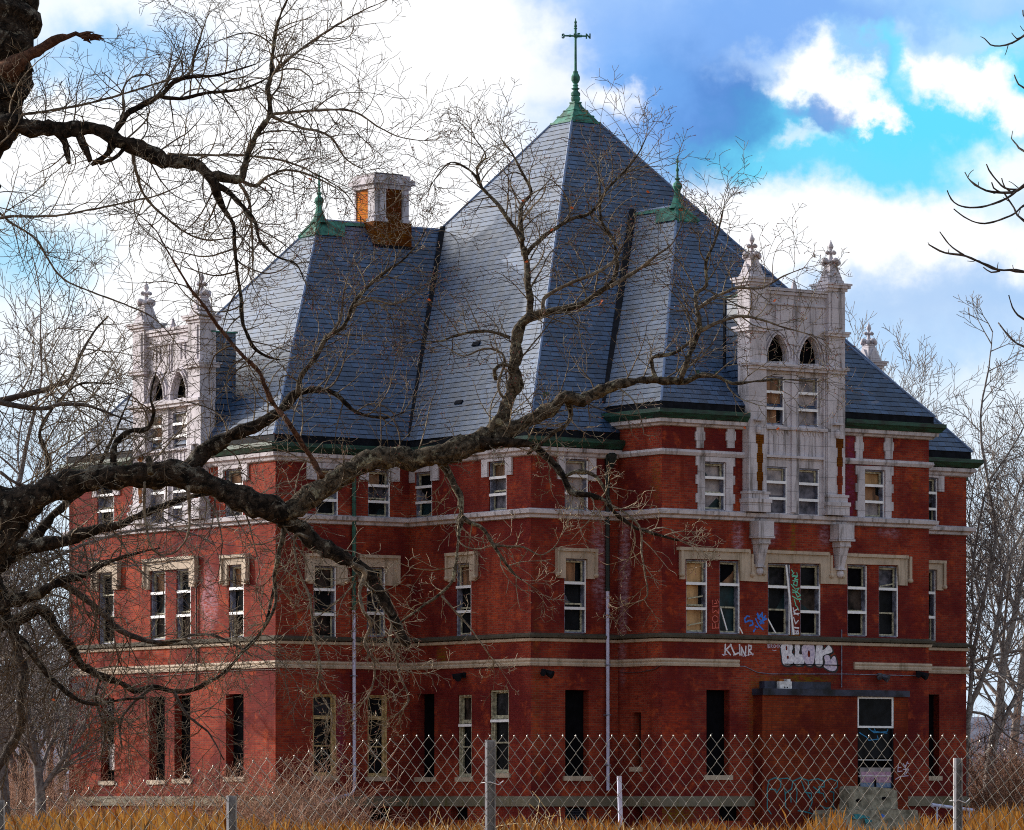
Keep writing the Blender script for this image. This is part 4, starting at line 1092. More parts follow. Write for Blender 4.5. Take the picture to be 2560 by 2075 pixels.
# ------------------------------------------------------------------ porch, door, fittings
P = frame('C'); po = .5
zp = fpx('C', 2085, 1740, po)[1]; d0, d1, dz0, dz1 = frect('C', 2144, 1741, 2235, 1972, po)
mb = MB()
for (a, b, c, d) in ((pa, d0, GZ, zp), (d1, pbs, GZ, zp), (d0, d1, GZ, dz0)):
    pbox(mb, P, a, b, c, d, 0.0, po, M['brick_fill'], 520)
vest = mb.build('vestibule', B); vest['label'] = 'low brick vestibule built against the front wing'
mb = MB(); pbox(mb, P, pa - .05, pbs + .0, zp, zp + .22, 0, po + .1, M['lead']); q = frect('C', 1910, 1704, 2076, 1723, .25)
pbox(mb, P, q[0], q[1], zp + .22, q[3], 0, .28, M['lead']); mb.build('flat_roof', vest)
mb = MB(); a, b, c, d = frect('C', 2144, 1741, 2235, 1972, po); mb.face([P(d0, dz0, .06), P(d1, dz0, .06), P(d1, zp, .06), P(d0, zp, .06)], M['black'])
for sa_, sb_ in ((d0, d0 + .06), (d1 - .06, d1)): pbox(mb, P, sa_, sb_, dz0, dz1, .1, po - .03, M['fascia'])
door = mb.build('doorway', vest)
mb = MB(); q = frect('C', 2144, 1742, 2236, 1820, po - .02); sash_frame(mb, P, d0 + .002, d1 - .002, q[2], q[3], po - .02, .07, M['bar']); tw = mb.build('transom_frame', door)
mb = MB(); mb.face([P(d0 + .07, q[2] + .07, po - .06), P(d1 - .07, q[2] + .07, po - .06), P(d1 - .07, q[3] - .07, po - .06), P(d0 + .07, q[3] - .07, po - .06)], M['glass']); mb.build('transom_pane', door)
q = frect('C', 2146, 1822, 2233, 1895, po - .1)
mb = MB(); pbox(mb, P, d0 + .06, d1 - .06, q[2], q[3] + .02, po - .16, po - .1, M['glass']); dl = mb.build('door_leaf', door)
q = frect('C', 2147, 1899, 2233, 1919, po - .06); mb = MB(); sash_frame(mb, P, d0 + .02, d1 - .02, q[2] - .3, q[3], po - .05, .025, M['bar'], .03); mb.build('rail', door)
q = frect('C', 2150, 1919, 2234, 1969, po - .08)
mb = MB(); pbox(mb, P, q[0], q[1], q[2], q[3], po - .12, po - .08, M['haze_pane']); pn_ = mb.build('painted_board', door)
m2 = MB(); pbox(m2, P, q[0] + .05, q[1] - .05, q[2] + .18, q[3] - .14, po - .08, po - .077, M['g_pink']); m2.build('pink_paint', pn_); m2 = MB(); pbox(m2, P, q[0] + .01, q[1] - .02, q[2] + .0, q[2] + .16, po - .08, po - .076, M['g_bluegrey']); m2.build('blue_paint', pn_)
for x in (2149, 2189): stick('C', x, 1945, x, 1972, 5, po + .02, M['black'], 'post', parent=door)
mb = MB(); q = frect('C', 1950, 1696, 1981, 1725, .45); pbox(mb, P, q[0], q[1], q[2] + .02, q[3] - .1, .12, .42, M['ventwhite']); pbox(mb, P, q[0] + .03, q[0] + .22, q[3] - .1, q[3] - .03, .15, .4, M['rusty']); pbox(mb, P, q[1] - .2, q[1] - .04, q[3] - .1, q[3] - .02, .15, .4, M['ventwhite'])
for dx_ in (.42, .62): ball(mb, P(q[0] + (q[1] - q[0]) * dx_, q[2] + .09, .42), .03, .02, .03, M['black'], 6, 4)
mb.build('meter_box', vest)

def pipe(name, face, pts, r, out, mat, parent=B, n=8):
    P = frame(face); mb = MB(); pp = [P(*fpx(face, x, y, out), out) for x, y in pts]
    tube(mb, pp, [r] * len(pp), mat, n); return mb.build(name, parent)
def downpipe(face, x, ytop, ysplit, ybot, out, matu, extra=()):
    p1 = pipe('downpipe', face, [(x, ytop), (x, ysplit)], .075, out, matu)
    pipe('lower_pipe', face, [(x, ysplit - 2), (x + 1, ybot)] + list(extra), .06, out, M['pipe_w'], p1)
    P = frame(face); mb = MB(); s, z = fpx(face, x, ysplit, out); 
    lathe(mb, P(s, z - .02, out), [(.085, 0), (.095, .05), (.085, .1)], matu, 10); mb.build('collar', p1)
    for k in range(4):
        yy = ysplit + (ybot - ysplit) * (k + .5) / 4; s, z = fpx(face, x + .5, yy, out); mb = MB()
        pbox(mb, P, s - .09, s + .09, z, z + .03, 0, out + .07, M['casing']); mb.build('strap', p1)
    return p1
dp1 = downpipe('Aright', 885, 1150, 1523, 1970, .13, M['pipe_g'], [(880, 1984), (800, 2008), (700, 2032)])
dp2 = downpipe('Bright', 1519, 1120, 1476, 1976, .13, M['pipe_d'])
for face, x, y, par in (('Bright', 1519, 1152, dp2), ('Aright', 885, 1150, dp1)):
    P = frame(face); s, z = fpx(face, x, y); mb = MB(); lathe(mb, P(s, z - .25, .16), [(.09, 0), (.2, .2), (.22, .45), (.16, .5)], M['pipe_d'] if par is dp2 else M['pipe_g'], 4, rot=R(45) + TH); mb.build('rainwater_head', par)
pipe('conduit', 'Aend', [(491, 1400), (491, 1705)], .03, .05, M['cable'])
pipe('conduit', 'C', [(2104, 1574), (2104, 1718)], .02, .04, M['casing'])
pipe('cable', 'Bleft', [(1185, 1671), (1250, 1667), (1320, 1664)], .014, .03, M['cable'])
pipe('cable', 'C', [(1652, 1663), (1760, 1664), (1862, 1666), (1893, 1681), (1930, 1685), (2110, 1685), (2315, 1690)], .014, .03, M['casing'])
pipe('cable', 'Cleft', [(1550, 1682), (1600, 1680), (1635, 1674), (1652, 1663)], .014, .03, M['cable'])
pipe('cable', 'Aend', [(690, 1674), (600, 1676), (480, 1684), (330, 1694)], .012, .03, M['cable'])
pipe('ledge_tube', 'C', [(1962, 1660), (2100, 1663)], .015, .03, M['fascia'])
def lamp(face, x, y, mat):
    P = frame(face); s, z = fpx(face, x, y, .2); mb = MB()
    pbox(mb, P, s - .07, s + .07, z - .08, z + .1, 0, .08, mat); tube(mb, [P(s, z, .06), P(s + .05, z - .02, .2)], [.03, .03], mat, 6)
    tube(mb, [P(s - .02, z + .02, .14), P(s + .12, z - .1, .38)], [.07, .14], mat, 8); tube(mb, [P(s - .1, z + .02, .14), P(s - .24, z - .05, .34)], [.05, .1], mat, 8)
    return mb.build('wall_lamp', B)
lamp('C', 2206, 1690, M['lampdark']); lamp('C', 2303, 1685, M['fascia']); lamp('Bleft', 1150, 1688, M['fascia']); lamp('Bright', 1366, 1680, M['fascia']); lamp('Aend', 197, 1712, M['casing'])

# ------------------------------------------------------------------ painted writing on the walls
class Graf:
    def __init__(s, face, out): s.face = face; s.out = out; s.mb = MB(); s.i = 0; s.rnd = random.Random(len(GR))
    def pt(s, x, y): return fpx(s.face, x, y, s.out)
    def stroke(s, pts, w, mat, step=0.0003):
        """brush line through photo pixels"""
        P = frame(s.face); hw = w / 72 / 2; q = [Vector(s.pt(x, y)) for x, y in pts]
        for i in range(len(q) - 1):
            d = q[i + 1] - q[i]
            if d.length < 1e-5: continue
            d.normalize(); n = Vector((-d.y, d.x)); o = s.out + step * (s.i % 12); s.i += 1
            j = lambda: hw * s.rnd.uniform(.75, 1.2)
            a, b, c_, e_ = j(), j(), j(), j(); A, B_ = q[i] - d * hw * .5, q[i + 1] + d * hw * .5
            pts2 = [A - d * hw * .4 * 0 + n * a, A - d * hw * .55, A - n * b, B_ - n * c_, B_ + d * hw * .55, B_ + n * e_]
            s.mb.face([P(p.x, p.y, o) for p in pts2], mat)
    def fill(s, poly, holes, mat, o0, o1): plate(s.mb, s.face, poly, holes, s.out + o0, s.out + o1, mat)
    def done(s, label, parent=B):
        o = s.mb.build('graffiti', parent); o['label'] = label; GR.append(o); return o
GR = []
def T(pts, ox=1680, oy=1363, k=5.1): return [(ox + x / k, oy + y / k) for x, y in pts]
def smooth(pts, n=2):
    for _ in range(n):
        q = []
        for i in range(len(pts)):
            a = pts[i]; b = pts[(i + 1) % len(pts)]
            q += [(a[0] * .75 + b[0] * .25, a[1] * .75 + b[1] * .25), (a[0] * .25 + b[0] * .75, a[1] * .25 + b[1] * .75)]
        pts = q
    return pts
gk = Graf('C', .006)
for s_ in ([(680, 1265), (675, 1395), (655, 1400)], [(755, 1270), (690, 1330), (745, 1395)], [(745, 1265), (800, 1395), (830, 1380)], [(785, 1400), (845, 1375)],
           [(860, 1270), (865, 1400)], [(890, 1400), (885, 1300), (935, 1410), (940, 1290)], [(975, 1400), (975, 1275), (1015, 1285), (1005, 1330), (975, 1340), (1030, 1395)]):
    gk.stroke(T(s_), 3.8, M['g_white'])
for s_ in ([(640, 1395), (700, 1392)], [(905, 1415), (1040, 1385)]): gk.stroke(T(s_), 2.0, M['g_lav'])
gk.done('white painted letters KLINR under the first floor ledge')
gs = Graf('C', .006)
for s_ in ([(1220, 1265), (1225, 1310), (1250, 1300), (1225, 1285), (1245, 1270), (1220, 1262)], [(1262, 1310), (1260, 1265), (1280, 1272), (1262, 1288), (1285, 1308)], [(1300, 1270), (1295, 1300), (1315, 1305), (1320, 1275), (1302, 1268)],
           [(1350, 1268), (1332, 1285), (1350, 1305)], [(1362, 1262), (1362, 1305)], [(1385, 1262), (1364, 1284), (1388, 1306)], [(1280, 1335), (1300, 1345), (1330, 1338)]):
    gs.stroke(T(s_), 1.6, M['g_salmon'] if False else M['g_lav'])
gs.done('small pale scrawl beside the bubble letters')
gb = Graf('C', .004)
LB = [[(1395, 1250), (1480, 1232), (1530, 1255), (1545, 1310), (1520, 1365), (1560, 1410), (1562, 1480), (1520, 1530), (1440, 1535), (1405, 1500), (1400, 1400), (1385, 1330)],
      [(1560, 1262), (1610, 1255), (1640, 1290), (1610, 1395), (1680, 1392), (1695, 1500), (1650, 1535), (1575, 1530), (1545, 1490), (1575, 1370)],
      [(1690, 1262), (1750, 1242), (1810, 1262), (1825, 1340), (1812, 1500), (1780, 1540), (1720, 1535), (1690, 1480), (1655, 1370), (1650, 1300)],
      [(1840, 1262), (1885, 1245), (1925, 1275), (1912, 1350), (1965, 1310), (2000, 1262), (2050, 1340), (2035, 1372), (1930, 1400), (1915, 1440), (1925, 1510), (1905, 1545), (1850, 1545), (1822, 1510), (1830, 1380)],
      [(1930, 1410), (2010, 1395), (2018, 1475), (2060, 1405), (2090, 1430), (2108, 1560), (2075, 1608), (2000, 1598), (1945, 1560), (1930, 1540), (1960, 1500)]]
HB = [[[(1448, 1285), (1470, 1280), (1472, 1335), (1450, 1345)], [(1465, 1405), (1490, 1410), (1490, 1450), (1465, 1450)]], [], [[(1735, 1340), (1755, 1340), (1765, 1390), (1755, 1430), (1735, 1425), (1727, 1385)]], [], []]
for L in LB:
    q = smooth(L, 2); cx = sum(p[0] for p in q) / len(q); cy = sum(p[1] for p in q) / len(q)
    gb.stroke(T(q + [q[0]]), 7.0, M['g_blackp'], .00005)
    gb.stroke([(a + 2, b + 2.5) for a, b in T(q + [q[0]])], 4.5, M['g_blackp'], .00005)
for k_, (L, h) in enumerate(zip(LB, HB)): gb.fill(T(smooth(L, 2)), [T(smooth(x, 1)) for x in h], M['g_lav'] if k_ in (2, 4) else M['g_white'], .004, .006 + .0007 * k_)
gb.stroke(T([(1930, 1548), (2108, 1552)]), 1.5, M['g_blackp'], 0.0); gb.done('large white bubble letters BLOK with black outline')
g2 = Graf('C', .006)
for s_ in ([(515, 1000), (515, 1060), (595, 1055)], [(555, 1003), (555, 1055)], [(595, 1000), (595, 1060)], [(550, 895), (585, 920), (585, 965), (545, 985), (520, 960), (515, 920), (545, 895)], [(520, 800), (520, 860), (560, 830), (595, 870), (598, 810)],
           [(515, 780), (590, 775)], [(555, 700), (575, 740), (540, 745)], [(520, 700), (520, 760)], [(575, 690), (598, 730)]):
    g2.stroke(T(s_), 1.8, M['g_salmon'])
g2.done('thin salmon sideways letters on the brick pier')
g3 = Graf('C', .006)
for s_ in ([(985, 910), (960, 900), (925, 940), (935, 985), (985, 960), (1025, 965), (1030, 1010), (990, 1025)], [(1065, 940), (1105, 1020), (1160, 1075)], [(1090, 870), (1100, 930), (1170, 990)], [(1100, 930), (1150, 860), (1160, 1000)], [(1085, 885), (1205, 940), (1120, 980)],
           [(1040, 1100), (1060, 1070), (1040, 1090)], [(1065, 1035), (1090, 1045)], [(1190, 900), (1130, 1000)]):
    g3.stroke(T(s_), 4.0, M['g_blue'])
g3.done('blue spray scrawl between the broken windows')
g4 = Graf('C', .006)
for s_ in ([(1525, 315), (1540, 340)], [(1555, 350), (1530, 380), (1600, 400), (1560, 430), (1605, 440)], [(1590, 350), (1600, 390), (1535, 400)], [(1540, 450), (1600, 460), (1590, 520), (1545, 500), (1560, 460)], [(1520, 500), (1570, 560), (1620, 545), (1590, 590), (1535, 570)],
           [(1540, 600), (1600, 600), (1640, 640), (1600, 660), (1575, 610)], [(1535, 650), (1600, 690), (1640, 690)], [(1620, 680), (1625, 720)], [(1560, 690), (1580, 770), (1600, 790)], [(1600, 790), (1618, 830)]):
    g4.stroke(T(s_), 2.6, M['g_mint'])
for s_ in ([(1545, 800), (1560, 860), (1610, 890)], [(1600, 815), (1545, 850)], [(1555, 880), (1620, 870)], [(1550, 920), (1575, 1000), (1610, 960)], [(1560, 1050), (1615, 1055)], [(1555, 1080), (1560, 1130), (1615, 1130), (1605, 1085), (1585, 1120), (1580, 1090)]):
    g4.stroke(T(s_), 3.0, M['g_white'])
g4.done('vertical mint and white writing on the brick pier between two windows')
g5 = Graf('C', .508); K5 = dict(ox=1860, oy=1680, k=3.693)
for s_ in ([(215, 1080), (230, 1000), (290, 975), (340, 1000), (340, 1060), (300, 1120), (290, 1085), (235, 1080)], [(330, 985), (400, 980), (450, 1010), (440, 1080), (380, 1120), (370, 1060)], [(450, 1010), (520, 975), (590, 1000), (600, 1060), (560, 1110)],
           [(470, 1030), (490, 1110), (480, 1230)], [(600, 1000), (680, 985), (740, 1010), (740, 1060), (690, 1060)], [(740, 1010), (800, 985), (865, 1010), (860, 1060), (830, 1080)], [(380, 1120), (385, 1250), (430, 1290)], [(560, 1110), (620, 1120), (630, 1200), (600, 1280)],
           [(660, 1110), (730, 1120), (760, 1200)], [(790, 1100), (830, 1110), (825, 1230)], [(215, 1080), (215, 1260), (250, 1310)], [(430, 1120), (435, 1200)], [(500, 1280), (560, 1290), (640, 1310)], [(700, 1230), (760, 1260), (830, 1240), (835, 1290)], [(530, 1010), (560, 1090), (620, 1180)], [(640, 1060), (700, 1110), (690, 1060)]):
    g5.stroke(T(s_, **K5), 3.0, M['g_teal'])
g5.done('faded turquoise loops sprayed low on the vestibule wall')
g6 = Graf('C', .508)
for s_ in ([(1425, 850), (1420, 920), (1460, 915)], [(1420, 885), (1450, 880)], [(1470, 845), (1490, 880), (1510, 830)], [(1470, 900), (1515, 895)], [(1490, 860), (1495, 940), (1520, 900)], [(1400, 990), (1440, 965), (1515, 958)], [(1500, 840), (1522, 845)], [(1480, 930), (1485, 950)]):
    g6.stroke(T(s_, **K5), 2.4, M['g_lav'])
g6.done('white scribble to the right of the doorway')
g7 = Graf('C', .41)
for s_ in ([(1150, 520), (1200, 560), (1320, 550), (1330, 520)], [(1190, 545), (1320, 565)], [(1200, 515), (1215, 555)], [(1130, 600), (1150, 630), (1240, 620), (1230, 590)], [(1065, 560), (1130, 600)]):
    g7.stroke(T(s_, **K5), 2.6, M['g_cyan'])
g7.done('blue loops painted on the dark door leaf', door)

# ------------------------------------------------------------------ ground and far land
def gh(x, y):
    return .18 * noise.noise(Vector((x * .03, y * .03, 3.1))) - .15
mb = MB(); n = 70
xs = [-2500 * (1 - i / 20) ** 2.2 - 90 for i in range(20)] + [-90 + 180 * i / 60 for i in range(61)] + [90 + 2500 * (i / 20) ** 2.2 for i in range(1, 21)]
ys = [-60, -20, 0] + [6 * i for i in range(1, 45)] + [270 + 3000 * (i / 18) ** 2 for i in range(1, 19)]
def terr(x, y):
    h = gh(x, y)
    if y > 260: h += -1.0 * min(1, (y - 260) / 300)
    return h
V = [(x, y, terr(x, y)) for y in ys for x in xs]; nx_ = len(xs)
mb.add(V, [(j * nx_ + i, j * nx_ + i + 1, (j + 1) * nx_ + i + 1, (j + 1) * nx_ + i) for j in range(len(ys) - 1) for i in range(nx_ - 1)], simple('winter turf', srgb(120, 84, 40), .95, .5, .6, c2=srgb(160, 116, 58), spec=.1))
gr = mb.build('ground', smooth=True); tag(gr, kind='structure')
mb = MB(); m_h = simple('far wooded hillside', srgb(84, 88, 108), .95, .35, .02, c2=srgb(128, 132, 150), spec=.05)  # blue grey carries the distance haze in the hill colour
hx = [-1500 + 40 * i for i in range(76)]
for (yb, hgt, k) in ((1100, 26, 0), (1500, 46, 7)):
    V = []
    for x in hx:
        h = hgt * (.55 + .45 * noise.noise(Vector((x * .004 + k, k, 0)))) + 1.2 * noise.noise(Vector((x * .06, k, 2)))
        V += [(x, yb - 260, -2), (x, yb - 120, h * .6), (x, yb, h), (x, yb + 300, h * .5), (x, yb + 500, -2)]
    mb.add(V, [(i * 5 + j, i * 5 + j + 1, (i + 1) * 5 + j + 1, (i + 1) * 5 + j) for i in range(len(hx) - 1) for j in range(4)], m_h)
hl = mb.build('hills', smooth=True); tag(hl, kind='structure')

# ------------------------------------------------------------------ loose blocks, pipes by the building
def rough_block(name, face, x0, y0, x1, y1, out, dep, label, cat, sag=0.0, holes=()):
    P = frame(face); s0, s1, z0, z1 = frect(face, x0, y0, x1, y1, out); mb = MB(); nx, nz, ny = 16, 8, 4; rnd = random.Random(int(x0)); vs = {}
    def V(i, j, k):
        s = s0 + (s1 - s0) * i / nx; z = z0 + (z1 - z0) * j / nz; o = out - dep + dep * k / ny
        z -= sag * (z1 - z0) * (i / nx) ** 2 * (j / nz); q = Vector((s, z, o)); r = noise.noise(q * 2.3) * .05 + noise.noise(q * 7) * .025
        ce = (abs(i / nx - .5) * 2) ** 12 * .08
        return P(s + r * .6 - (ce if i > nx / 2 else -ce) * (1 if j == nz or k == ny else 0), z + r * .5, o + r)
    fs = []
    for i in range(nx):
        for j in range(nz): mb.face([V(i, j, ny), V(i + 1, j, ny), V(i + 1, j + 1, ny), V(i, j + 1, ny)], M['concrete']); mb.face([V(i, j, 0), V(i + 1, j, 0), V(i + 1, j + 1, 0), V(i, j + 1, 0)], M['concrete'])
        for k in range(ny): mb.face([V(i, nz, k), V(i + 1, nz, k), V(i + 1, nz, k + 1), V(i, nz, k + 1)], M['concrete']); mb.face([V(i, 0, k), V(i + 1, 0, k), V(i + 1, 0, k + 1), V(i, 0, k + 1)], M['concrete'])
    for j in range(nz):
        for k in range(ny):
            for i in (0, nx): mb.face([V(i, j, k), V(i, j + 1, k), V(i, j + 1, k + 1), V(i, j, k + 1)], M['concrete'])
    c = P((s0 + s1) / 2, z0, out - dep / 2); o = mb.build(name, loc=c); tag(o, label, cat)
    for hxp, hyp in holes:
        m2 = MB(); s, z = fpx(face, hxp, hyp, out); ball(m2, P(s, z, out + .0), .12, .1, .06, M['black'], 8, 5, ax1=U, ax2=W); m2.build('lifting_notch', o)
    return o, P
bk, _ = rough_block('concrete_block', 'C', 2131, 1966, 2249, 2024, 1.6, .7, 'big square concrete block set against the doorway, upper one', 'block', .18, ((2146, 2001), (2210, 1996)))
bl, _ = rough_block('concrete_block', 'C', 2094, 2025, 2300, 2100, 2.1, 1.3, 'long low concrete block with blue paint under the upper block', 'block')
m2 = MB(); P = frame('C')
def blob(face, x, y, rx, ry, out, mat, mb):
    pl = []
    for i in range(14):
        a = 2 * math.pi * i / 14; r = 1 + .3 * math.sin(3 * a + x) + .15 * math.sin(5 * a); pl.append((x + rx * r * math.cos(a), y + ry * r * math.sin(a)))
    plate(mb, face, pl, [], out, out + .01, mat)
blob('C', 2150, 2042, 20, 6, 2.14, M['g_teal'], m2); m2.build('paint', bl); m2 = MB(); blob('C', 2207, 2040, 4, 5, 2.14, M['g_blue'], m2); m2.build('paint', bl); m2 = MB(); blob('C', 2170, 2053, 9, 6, 2.14, M['g_teal'], m2)
m2.build('paint', bl)
mb = MB(); P = frame('C'); a = P(*fpx('C', 2330, 2012, 4.0), 4.0); b = P(*fpx('C', 2434, 2026, 4.0), 4.0); tube(mb, [a, b], [.06, .06], M['pipe_w'], 10)
tube(mb, [a - Vector((0, 0, .02)), a.lerp(b, .03)], [.075, .075], M['pipe_w'], 10)
for t_ in (.12, .9):
    q_ = a.lerp(b, t_); tube(mb, [q_, Vector((q_.x, q_.y, -.4))], [.035, .035], M['pipe_w'], 6)
o = mb.build('rail_pipe', loc=a); tag(o, 'white pipe rail lying level beside the right corner of the building', 'pipe')
mb = MB(); d_ = 112.0; p0 = Vector(((1548 - 1280) / F * d_, d_, EYE + (1995 - 1940) / F * d_)); p1 = Vector(((1556 - 1280) / F * d_, d_, -.3)); tube(mb, [p0, p1], [.055, .055], M['pipe_w'], 10)
o = mb.build('marker_pipe', loc=(p1.x, p1.y, 0)); tag(o, 'short white pipe standing upright in the grass in front of the building', 'pipe')

# ------------------------------------------------------------------ bare trees
def bark(name, c, c2, lichen, amt, scale=6.0, rough=.9):
    m, t, b = newmat(name); o = t.node('ShaderNodeTexCoord').outputs['Object']
    ridg = t.noise(o, scale * 2.2, 6, .7, dist=.6); pat = t.noise(o, scale * 1.1, 5, .75, dist=.8); sp = t.noise(o, scale * 4, 4, .8)
    cc = t.mix(t.ramp(ridg, .38, .62), c, c2)
    cc = t.mix(t.math('MULTIPLY', t.ramp(pat, .55, .6, 0, amt), t.ramp(sp, .4, .56, .15, 1)), cc, lichen)
    t.link(cc, b.inputs['Base Color']); b.inputs['Roughness'].default_value = rough; b.inputs['Specular IOR Level'].default_value = .15
    bn = t.node('ShaderNodeBump'); bn.inputs['Strength'].default_value = 1.0; bn.inputs['Distance'].default_value = .09
    t.link(ridg, bn.inputs['Height']); t.link(bn.outputs[0], b.inputs['Normal']); return m
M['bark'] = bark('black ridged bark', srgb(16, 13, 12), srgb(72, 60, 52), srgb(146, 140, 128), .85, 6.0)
M['bark_l'] = bark('lichened bark', srgb(44, 38, 33), srgb(118, 106, 92), srgb(176, 172, 148), .9, 8.0)
M['twig'] = bark('grey twig bark', srgb(88, 76, 66), srgb(144, 130, 114), srgb(184, 176, 158), .6, 4.0)
M['twig_d'] = bark('dark twig bark', srgb(64, 57, 56), srgb(104, 94, 90), srgb(130, 124, 116), .4, 4.0)
M['torn'] = bark('torn red wood', srgb(72, 46, 36), srgb(120, 84, 66), srgb(50, 40, 34), .7, 9.0)
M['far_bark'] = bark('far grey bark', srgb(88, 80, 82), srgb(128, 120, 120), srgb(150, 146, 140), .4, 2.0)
M['bud'] = simple('red brown buds', srgb(120, 62, 56), .7, .3, 20)
M['leaf'] = simple('dead orange leaf', srgb(206, 98, 44), .7, .3, 10)
M['brush'] = simple('bramble stems', srgb(104, 68, 54), .9, .5, 3, c2=srgb(164, 120, 96))

def at(x, y, d): return Vector(((x - 1280) / F * d, d, EYE + (1995 - y) / F * d))

class Tw:
    """fast collector of thin tapered stems"""
    def __init__(s, rnd): s.v = []; s.f = []; s.r = rnd; s.tips = []
    def stem(s, pts, r0, r1, n=3):
        L = len(pts); i0 = len(s.v); v = s.v; f = s.f
        for i, p in enumerate(pts):
            q = pts[min(i + 1, L - 1)]; o = pts[max(i - 1, 0)]
            tx, ty, tz = q[0] - o[0], q[1] - o[1], q[2] - o[2]
            l = math.sqrt(tx * tx + ty * ty + tz * tz) or 1; tx /= l; ty /= l; tz /= l
            # side vector: cross with y axis (view roughly) then second
            ax_, ay_, az_ = (-tz, 0.0, tx); l = math.sqrt(ax_ * ax_ + az_ * az_)
            if l < .1: ax_, ay_, az_ = 1.0, 0.0, 0.0
            else: ax_ /= l; az_ /= l
            bx_, by_, bz_ = ty * az_ - tz * ay_, tz * ax_ - tx * az_, tx * ay_ - ty * ax_
            r = r0 + (r1 - r0) * i / (L - 1)
            for k in range(n):
                a = 6.2832 * k / n; c, d = r * math.cos(a), r * math.sin(a)
                v.append((p[0] + ax_ * c + bx_ * d, p[1] + ay_ * c + by_ * d, p[2] + az_ * c + bz_ * d))
        for i in range(L - 1):
            for k in range(n):
                a = i0 + i * n + k; b = i0 + i * n + (k + 1) % n; f.append((a, b, b + n, a + n))
    def grow(s, p, d, L, r, lvl, cfg):
        """p start, d direction; cfg: seg, kink, lift, kids, ratio, spread"""
        rn = s.r; n = max(3, min(12, int(L / cfg['seg']))); st_ = L / n; pts = [tuple(p)]; d = list(d); P_ = list(p); rt = max(cfg['rmin'], r * .35)
        nodes = []; k = cfg['kink']; cv = [rn.gauss(0, k * .75), rn.gauss(0, k * .5), rn.gauss(0, k * .75)]
        for i in range(n):
            for j in range(3): cv[j] += rn.gauss(0, k * .3)
            d[0] += cv[0] + rn.gauss(0, k * .55); d[1] += cv[1] + rn.gauss(0, k * .4); d[2] += cv[2] + rn.gauss(0, k * .55) + cfg['lift'] * (2.2 if lvl <= 1 else .8) * (i / n if cfg.get('late') else 1)
            l = math.sqrt(d[0] ** 2 + d[1] ** 2 + d[2] ** 2); d = [c / l for c in d]
            P_ = [P_[j] + d[j] * st_ for j in range(3)]; pts.append(tuple(P_)); nodes.append((tuple(P_), tuple(d), i / n))
        s.stem(pts, r, rt, 3 if r < .02 * cfg.get('big', 1) else 5)
        s.tips.append((pts[-1], d))
        if lvl <= 0: return
        side = rn.choice((-1, 1))
        kids = cfg['kids'][lvl]
        for c in range(kids):
            t = (c + .6 + rn.uniform(-.3, .3)) / kids; i = min(n - 1, max(0, int(t * n))); q, dd, _ = nodes[i]; side = -side
            an = math.radians(rn.uniform(*cfg['spread'])) * side
            tilt = rn.uniform(-.6, .6)
            # rotate within a mostly upright plane
            x, y, z = dd; nx_ = x * math.cos(an) + z * math.sin(an); nz_ = -x * math.sin(an) + z * math.cos(an); ny_ = y + tilt
            l = math.sqrt(nx_ ** 2 + ny_ ** 2 + nz_ ** 2)
            r2 = max(cfg['rmin'], (r + (rt - r) * t) * rn.uniform(.5, .72))
            s.grow(q, (nx_ / l, ny_ / l, nz_ / l), L * rn.uniform(*cfg['ratio']) * (1.15 - .5 * t), r2, lvl - 1, cfg)
    def obj(s, name, mat, parent):
        off = wloc(parent); me = bpy.data.meshes.new(name)
        a = np.array(s.v, dtype=np.float32) - np.array(off[:], dtype=np.float32)
        nf = len(s.f); me.vertices.add(len(a)); me.vertices.foreach_set('co', a.ravel())
        me.loops.add(nf * 4); me.loops.foreach_set('vertex_index', np.array(s.f, dtype=np.int32).ravel())
        me.polygons.add(nf); me.polygons.foreach_set('loop_start', np.arange(0, nf * 4, 4, dtype=np.int32)); me.polygons.foreach_set('loop_total', np.full(nf, 4, dtype=np.int32))
        me.materials.append(mat); me.update(calc_edges=True); me.validate()
        o = bpy.data.objects.new(name, me); col.objects.link(o); o.parent = parent; return o

def resample(pts, step):
    """Catmull-Rom through (x, y, width) px points"""
    out = []
    for i in range(len(pts) - 1):
        p0 = pts[max(i - 1, 0)]; p1 = pts[i]; p2 = pts[i + 1]; p3 = pts[min(i + 2, len(pts) - 1)]
        L = math.hypot(p2[0] - p1[0], p2[1] - p1[1]); n = max(1, int(L / step))
        for k in range(n):
            t = k / n; q = []
            for j in range(3):
                a, b, c, d = p0[j], p1[j], p2[j], p3[j]
                q.append(.5 * (2 * b + (c - a) * t + (2 * a - 5 * b + 4 * c - d) * t * t + (3 * b - a - 3 * c + d) * t ** 3))
            out.append(tuple(q))
    out.append(tuple(pts[-1])); return out

def limb(tree, pts, d, mat, wob=.25, dd=0.0, name='limb', seed=0, jit=1.0):
    q = resample([p if len(p) == 3 else (p[0], p[1], 6) for p in pts], 12 if pts[0][2] > 20 else 9); mb = MB(); k = F / d; n = len(q)
    P_ = []; rr = []
    for i, (x, y, w_) in enumerate(q):
        a = min(i, n - 1 - i, 4) / 4 * jit
        jx = noise.noise(Vector((x * .03, y * .03, seed))) * min(6, max(1.5, w_ * .2)) * a; jy = noise.noise(Vector((x * .03, y * .03, seed + 9))) * min(6, max(1.5, w_ * .2)) * a
        P_.append(at(x + jx, y + jy, d + dd * i / n + .15 * noise.noise(Vector((i * .1, seed, 0))))); rr.append(max(w_, 1.6) / 2 / k * (1 + .2 * noise.noise(Vector((i * .35, seed, 4))) + .14 * noise.noise(Vector((i * 1.3, seed, 8)))))
    big = pts[0][2] > 20
    tube(mb, P_, rr, mat, 18 if big else 8, wob * 1.7 if big else wob)
    return mb.build(name, tree, smooth=True), q, P_

